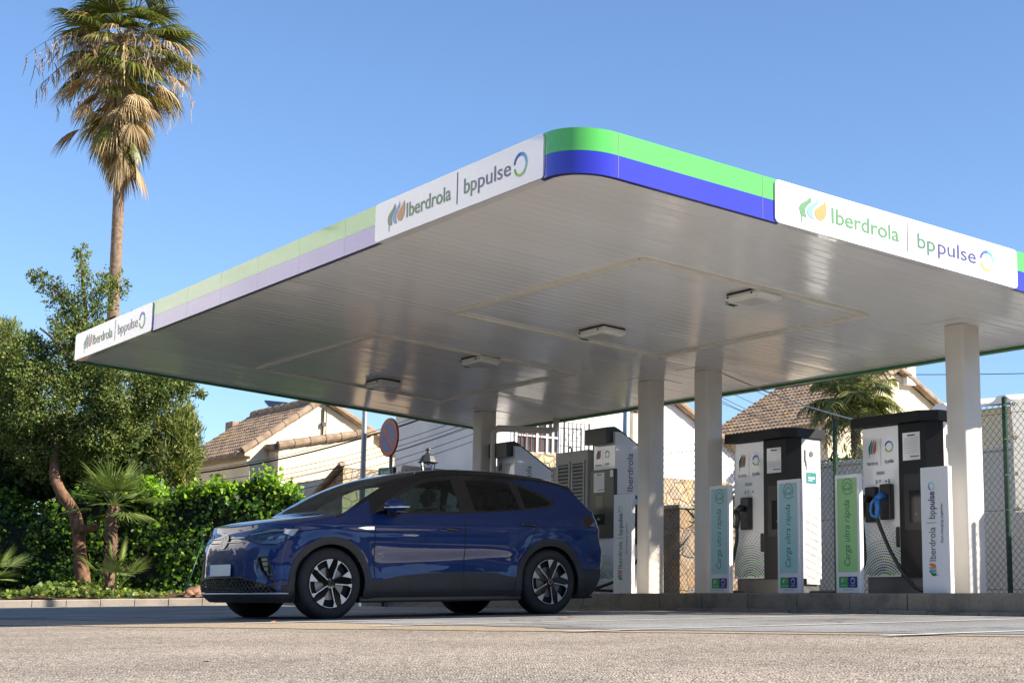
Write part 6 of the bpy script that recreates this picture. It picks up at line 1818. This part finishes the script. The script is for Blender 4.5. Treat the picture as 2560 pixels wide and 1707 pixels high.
# --- palms
def fan(mbk, base, d, up, L, spread, nl, droop, wid, mat, pet):
    """Fan frond: petiole then radiating folded blades. base point, d = petiole direction."""
    d = Vector(d).normalized(); s = d.cross(Vector(up)).normalized(); nn = s.cross(d).normalized()
    hub = Vector(base)+d*pet
    vs = []; fs = []
    p0 = Vector(base); w = .02
    vs += [p0-s*w, p0+s*w, hub+s*w*.7, hub-s*w*.7]; fs.append((0, 1, 2, 3))
    for k in range(nl):
        a = R_(-spread+2*spread*k/(nl-1)+random.uniform(-2, 2))
        e = d*math.cos(a)+s*math.sin(a); l = L*(1-.30*abs(a/R_(spread))**2)*random.uniform(.88, 1.05)
        sd = (s*math.cos(a)-d*math.sin(a)); o = len(vs)
        prev = hub; wv = wid*L; seg = 4; dirv = e.copy()
        for q in range(seg+1):
            t = q/seg; ww = wv*(.35+1.3*t if t < .5 else 1.0*(1-t)*2*.98+.02)
            fold = nn*(ww*.5)
            vs += [prev-sd*ww, prev+fold, prev+sd*ww]
            dirv = (e+Vector((0, 0, -1))*droop*(t**1.6)*1.6).normalized()
            prev = prev+dirv*(l/seg)
        for q in range(seg):
            b = o+q*3
            fs += [(b, b+1, b+4, b+3), (b+1, b+2, b+5, b+4)]
    mbk.add(vs, fs, mat)
pb = at(236, 1490, 42); ptop = at(310, 105, 42)
PT = empty('fan_palm', (pb.x, pb.y, 0), 0, 'very tall slender fan palm with a shaggy skirt of dead fronds', 'palm tree')
lean = Vector((ptop.x-pb.x, ptop.y-pb.y, ptop.z))
mb = MB(); pts = []; rr = []
for k in range(61):
    t = k/60; pts.append((lean.x*t+.10*math.sin(t*3), lean.y*t, lean.z*t-.4*(1-t))); rr.append((.175-.035*t)*(1+.035*(k % 2)))
mb.tube(pts, rr, 14, PALM_BARK); mb.build('trunk', parent=PT, smooth=True)
hub = Vector((lean.x, lean.y, lean.z))
mb = MB(); random.seed(5)
for i in range(54):
    az = 2*math.pi*(i*.382)+random.uniform(-.2, .2); el = R_(82-104*(i/54)+random.uniform(-14, 14))
    d = Vector((math.cos(az)*math.cos(el), math.sin(az)*math.cos(el), math.sin(el)))
    fan(mb, hub+Vector((random.uniform(-.25, .25), random.uniform(-.25, .25), .9-1.5*i/54)), d, (0, 0, 1) if abs(d.z) < .95 else (1, 0, 0), random.uniform(.95, 1.55), random.uniform(70, 98), 32, .8+.5*(i/54), .024, FROND, random.uniform(.7, 1.45))
mb.build('green_fronds', parent=PT)
mb = MB()
for i in range(140):
    az = 2*math.pi*(i*.382)+random.uniform(-.3, .3); el = R_(18-96*(i/140)+random.uniform(-26, 20))
    d = Vector((math.cos(az)*math.cos(el), math.sin(az)*math.cos(el), math.sin(el)))
    fan(mb, hub+Vector((random.uniform(-.2, .25), random.uniform(-.2, .2), .2-2.95*i/140+random.uniform(-.25, .25))), d, (0, 0, 1) if abs(d.z) < .93 else (math.cos(az), math.sin(az), 0), random.uniform(.85, 1.3), random.uniform(25, 60), 18, 1.3, .019, THATCH if i % 5 else FROND, random.uniform(.5, 1.75)*(1-.55*i/140))
for i in range(46):   # stray stalks and hanging threads
    az = random.uniform(0, 6.28); el = R_(random.uniform(-10, 35)); d = Vector((math.cos(az)*math.cos(el), math.sin(az)*math.cos(el), math.sin(el)))
    p = [hub+Vector((0, 0, random.uniform(-.6, .4)))]; L = random.uniform(1.9, 3.0)
    for k in range(9):
        p.append(p[-1]+(d+Vector((0, 0, -.28*k*.6))).normalized()*L/9)
    mb.tube(p, [.022-.002*k for k in range(10)], 4, THATCH)
    for k in range(4, 10):
        for _ in range(2):
            e = p[k]+Vector((random.uniform(-.12, .12), random.uniform(-.12, .12), -random.uniform(.2, .6))); mb.tube([p[k], (p[k]+e)/2+Vector((random.uniform(-.06, .06), 0, .05)), e], [.012, .012, .005], 3, THATCH)
mb.build('dead_skirt', parent=PT)
def small_fan_palm(name, label, base, h, nf, L, tr, seed, els=(75, -25), pet=.4):
    o = empty(name, (base.x, base.y, base.z), 0, label, 'palm')
    random.seed(seed)
    if h > .3:
        mb = MB(); pts = [(.02*math.sin(k), 0, h*k/14-.2*(k == 0)) for k in range(15)]
        mb.tube(pts, [tr*(1+.18*(k % 2)) for k in range(15)], 10, SHAG)
        for k in range(150):      # fibres and old leaf bases
            a = random.uniform(0, 6.28); z = random.uniform(0, h); r = tr*1.05
            p = Vector((r*math.cos(a), r*math.sin(a), z)); q = p+Vector((math.cos(a)*.05, math.sin(a)*.05, random.uniform(.02, .09)))
            mb.tube([p, q], [.018, .004], 4, SHAG)
        mb.build('trunk', parent=o)
    mb = MB()
    for i in range(nf):
        az = 2*math.pi*i*.382+random.uniform(-.3, .3); el = R_(els[0]+(els[1]-els[0])*i/max(1, nf-1)+random.uniform(-8, 8))
        d = Vector((math.cos(az)*math.cos(el), math.sin(az)*math.cos(el), math.sin(el)))
        fan(mb, (0, 0, h), d, (0, 0, 1) if abs(d.z) < .95 else (1, 0, 0), L*random.uniform(.85, 1.1), 85, 20, .25, .026, FAN, pet*random.uniform(.7, 1.2))
    mb.build('fronds', parent=o)
    return o
q = at(271, 1462, 29.2)
small_fan_palm('small_fan_palm', 'shoulder high fan palm with shaggy trunk in front of the hedge', Vector((q.x, q.y, .20)), 1.62, 20, .66, .09, 3, pet=.42)
q = at(292, 1440, 29.0)
small_fan_palm('small_fan_palm', 'young low fan palm sprouting at the foot of the shaggy trunk', Vector((q.x, q.y, .25)), .05, 7, .52, .05, 8, els=(75, 30), pet=.50)
q = at(-22, 1430, 28.6)
small_fan_palm('small_fan_palm', 'fan palm fronds poking in at the left edge low down', Vector((q.x, q.y, .28)), .1, 8, .5, .05, 12, els=(60, 5), pet=.40)
# feathery palm behind the chargers
q = at(2135, 1010, 22.6)
FP = empty('feather_palm', (q.x, q.y, 0), 0, 'feathery drooping palm in front of the tiled house behind the chargers', 'palm tree')
random.seed(17); mb = MB(); mb.tube([(.12, 0, 0), (.06, 0, 1.5), (0, 0, q.z)], [.10, .085, .07], 10, PALM_BARK); mb.build('trunk', parent=FP, smooth=True)
mb = MB()
for i in range(36):
    az = 2*math.pi*i*.382; el = R_(86-96*(i/36)+random.uniform(-8, 8)); d = Vector((math.cos(az)*math.cos(el), math.sin(az)*math.cos(el), math.sin(el)))
    p = Vector((0, 0, q.z-.05)); L = random.uniform(.65, 1.0); pts = [p.copy()]
    for k in range(14):
        d = (d+Vector((0, 0, -.085-.006*k))).normalized(); p = p+d*(L/14); pts.append(p.copy())
    mb.tube(pts, [.012-.0006*k for k in range(15)], 4, FROND)
    for k in range(2, 15):
        e = (pts[k]-pts[k-1]).normalized(); s = e.cross(Vector((0, 0, 1))).normalized()
        for sg in (-1, 1):
            for jj_ in (0, .33, .66):
                b = pts[k-1].lerp(pts[k], jj_); l = .34*math.sin(math.pi*min(1, (k+.6)/15))**.6*random.uniform(.8, 1.1)
                dr = (s*sg+e*.55+Vector((0, 0, random.uniform(-.9, .1)))).normalized(); m_ = b+dr*l*.5; tip = b+dr*l+Vector((0, 0, -.09))
                w = e*.006
                mb.add([b-w, b+w, m_+w*1.2, tip, m_-w*1.2], [(0, 1, 2, 3, 4)], OLIVE_FROND)
mb.build('fronds', parent=FP)
# planting on top of the white wall, one shrub per clump
random.seed(4)
for i, (sx0, hh, lab) in enumerate(((6.3, .22, 'low spiky shrub on the white wall nearest the single plug charger'), (5.75, .24, 'low spiky shrub on the white wall left of the green post'), (5.2, .26, 'low spiky shrub on the white wall right of the green post'), (4.6, .22, 'low spiky shrub on the white wall nearest the twin plug charger'))):
    c = W(sx0, 9.05, 2.02); o = empty('wall_shrub', c, 0, lab, 'shrub', 'shrubs above the white wall')
    mb = MB(); mb.tube([(0, 0, -.5), (0, 0, .1)], .02, 6, TWIG); mb.build('stem', parent=o)
    crown('foliage', o, [((0, 0, .12), (.36, .25, hh)), ((.2, 0, .02), (.3, .25, .2))], 3000, .12, .28, TREE_LEAF, upb=.8, shell=.3)
c = W(11.6, 9.0, 1.66); o = empty('wall_shrub', c, 0, 'green plant on the low rubble wall between the middle columns', 'shrub', 'shrubs above the white wall')
mb = MB(); mb.tube([(0, 0, -.02), (0, 0, .2)], .02, 6, TWIG); mb.build('stem', parent=o)
crown('foliage', o, [((0, 0, .20), (.45, .3, .28)), ((-.5, 0, .16), (.3, .3, .2))], 2600, .11, .35, TREE_LEAF, upb=.6, shell=.3)
c = W(8.55, 8.7, 1.25); o = empty('wall_shrub', c, 0, 'spiky green plant low behind the fence right of the second column', 'shrub', 'shrubs above the white wall')
mb = MB(); mb.tube([(0, 0, -1.0), (0, 0, .2)], .02, 6, TWIG); mb.build('stem', parent=o)
crown('foliage', o, [((0, 0, .15), (.35, .3, .35))], 1500, .22, .12, FAN, upb=.9, shell=.2)
# --- odds and ends in the bed and on the forecourt
def rock(x, y, r, label, seed, grp):
    bm = bmesh.new(); bmesh.ops.create_icosphere(bm, subdivisions=3, radius=1); rg = np.random.default_rng(seed); ph = rg.random(6)*6
    for v in bm.verts:
        c = v.co; k = 1+.16*math.sin(3*c.x+ph[0])*math.sin(2.6*c.y+ph[1])+.12*math.sin(5*c.z+ph[2]+c.x*3)
        v.co = Vector((c.x*r*1.15*k, c.y*r*k, c.z*r*.9*k))
    mb = MB(); mb.bm(bm, ROCK); o = mb.build('rock', smooth=True); o.location = (x, y, gz(x, y)+.12+r*.62); tag(o, label, 'rock', grp)
for (px__, d_, r, lab, sd) in ((489, 28.9, .155, 'largest reddish rock behind the car nose', 1), (474, 28.75, .105, 'middle sized reddish rock in front of the biggest one by the kerb', 2), (500, 28.65, .085, 'smallest reddish rock nearest the kerb by the car nose', 3)):
    p = at(px__, 1470, d_); rock(p.x, p.y, r, lab, sd, 'rocks in the garden bed')
a = at(463, 1478, 28.8); b = at(508, 1350, 29.2)
mb = MB(); mb.tube([a, b], .012, 7, GREEN_POST); tag(mb.build('garden_stake', smooth=True), 'thin green stake leaning against the hedge beside the rocks', 'stake')
for (px__, py__, d_, lab, k) in ((1288, 1555, 14.2, 'curled orange leaf on the forecourt nearest the rear wheel', 1.0), (1417, 1545, 15.2, 'flat orange leaf on the forecourt below the narrow charger', 1.1), (640+46, 1555, 14.4, 'tiny dry leaf on the sandy verge before the front wheel', .6)):
    p = at(px__, py__, d_); z = gz(p.x, p.y)+.012
    r = random.Random(px__); mb = MB()
    pts = [(.0, -.05), (.022, -.02), (.03, .02), (.012, .045), (0, .06), (-.016, .04), (-.028, .01), (-.02, -.03)]
    mb.add([(x_*k*1.3, y_*k*1.3, .012*abs(x_)/.03*r.random()+.006*r.random()) for x_, y_ in pts], [tuple(range(8))], DRY_LEAF)
    o = mb.build('fallen_leaf'); o.location = (p.x, p.y, z+.012); o.rotation_euler = (0, 0, r.random()*6); tag(o, lab, 'leaf', 'fallen leaves on the ground')
p = at(517, 1611, 7.3); mb = MB(); mb.add([(-.02, 0, .006), (.0, -.006, .010), (.022, .0, .007), (.0, .007, .011)], [(0, 1, 2, 3)], BLACK_PLASTIC); mb.add([(-.02, 0, .0), (.0, -.006, .0), (.022, .0, .0), (.0, .007, .0)], [(3, 2, 1, 0)], BLACK_PLASTIC)
o = mb.build('fallen_leaf'); o.location = (p.x, p.y, gz(p.x, p.y)+.006); tag(o, 'tiny dark scrap lying alone on the road in the left foreground', 'litter')

# --- outside the frame: the trees across the road (mirrored in paint and soffit) and one unseen tree added right of the pumps to dapple the row
n = 14000
aa = RNG.uniform(R_(-165), R_(12), n); rr_ = 42+4*np.sin(aa*9)+RNG.normal(size=n)*1.2
hgt = 6.5+2.2*np.sin(aa*11)+1.6*np.sin(aa*27+1)+.9*np.sin(aa*61)
x, y = rr_*np.cos(aa), rr_*np.sin(aa)
z = -1.5+RNG.random(n)**.8*(hgt+1.5)
far = leaf_mesh('tree_belt', np.stack([x, y, z], 1), unit(RNG.normal(size=(n, 3))), .9+.9*RNG.random(n), .8, DARK_LEAF)
tag(far, kind='stuff')
c = W(.4, 12.2, 0); o = empty('shade_tree', c, 0, 'round leafy tree added out of view right of the forecourt to shade the columns', 'tree')
mb = MB(); mb.tube([(0, 0, -.4), (.1, 0, 3), (0, .1, 7.8)], [.2, .16, .06], 10, BARK); mb.build('trunk', parent=o, smooth=True)
crown('crown', o, [((0, 0, 8.2), (1.9, 1.9, 1.0)), ((-1.1, 1.2, 8.0), (1.5, 1.4, .9)), ((.9, -1.0, 8.0), (1.4, 1.3, .9)), ((-.2, .3, 9.0), (1.3, 1.3, .9))], 2600, .16, .6, TREE_LEAF, shell=.2)

# white block of flats left of the garden: only its sunlit front shows, mirrored in the glossy fascia
AP = empty('apartment_block', (-27, 32, 0), R_(58), 'white block of flats standing left of the garden, beyond the picture edge', 'building')
mb = MB(); mb.box((-10, 0, -1), (10, 9, 14), PLASTER_WHITE); mb.build('wall', parent=AP)
for fl_ in (1, 3):
    for k in range(3):
        x = -7+7*k; z = 1.2+3.3*fl_
        mb = MB(); mb.box((x-.7, -.06, z), (x+.7, -.004, z+1.5), PANE); wi = mb.build('window', parent=AP)
        mb = MB(); mb.box((x-.78, -.09, z-.1), (x+.78, -.004, z-.004), WHITE_PAINT); mb.build('sill', parent=wi)

# shrubbery left of the picture, in front of that block
n = 5000
t = RNG.random(n); x = -14-6.5*t+RNG.normal(size=n)*.6; y = 15+20*t+RNG.normal(size=n)*.6
z = -.6+RNG.random(n)**.8*(3.6+.9*np.sin(t*31)+.5*np.sin(t*77))
tag(leaf_mesh('shrubbery', np.stack([x, y, z], 1), unit(RNG.normal(size=(n, 3))), .45+.45*RNG.random(n), .8, DARK_LEAF), kind='stuff')
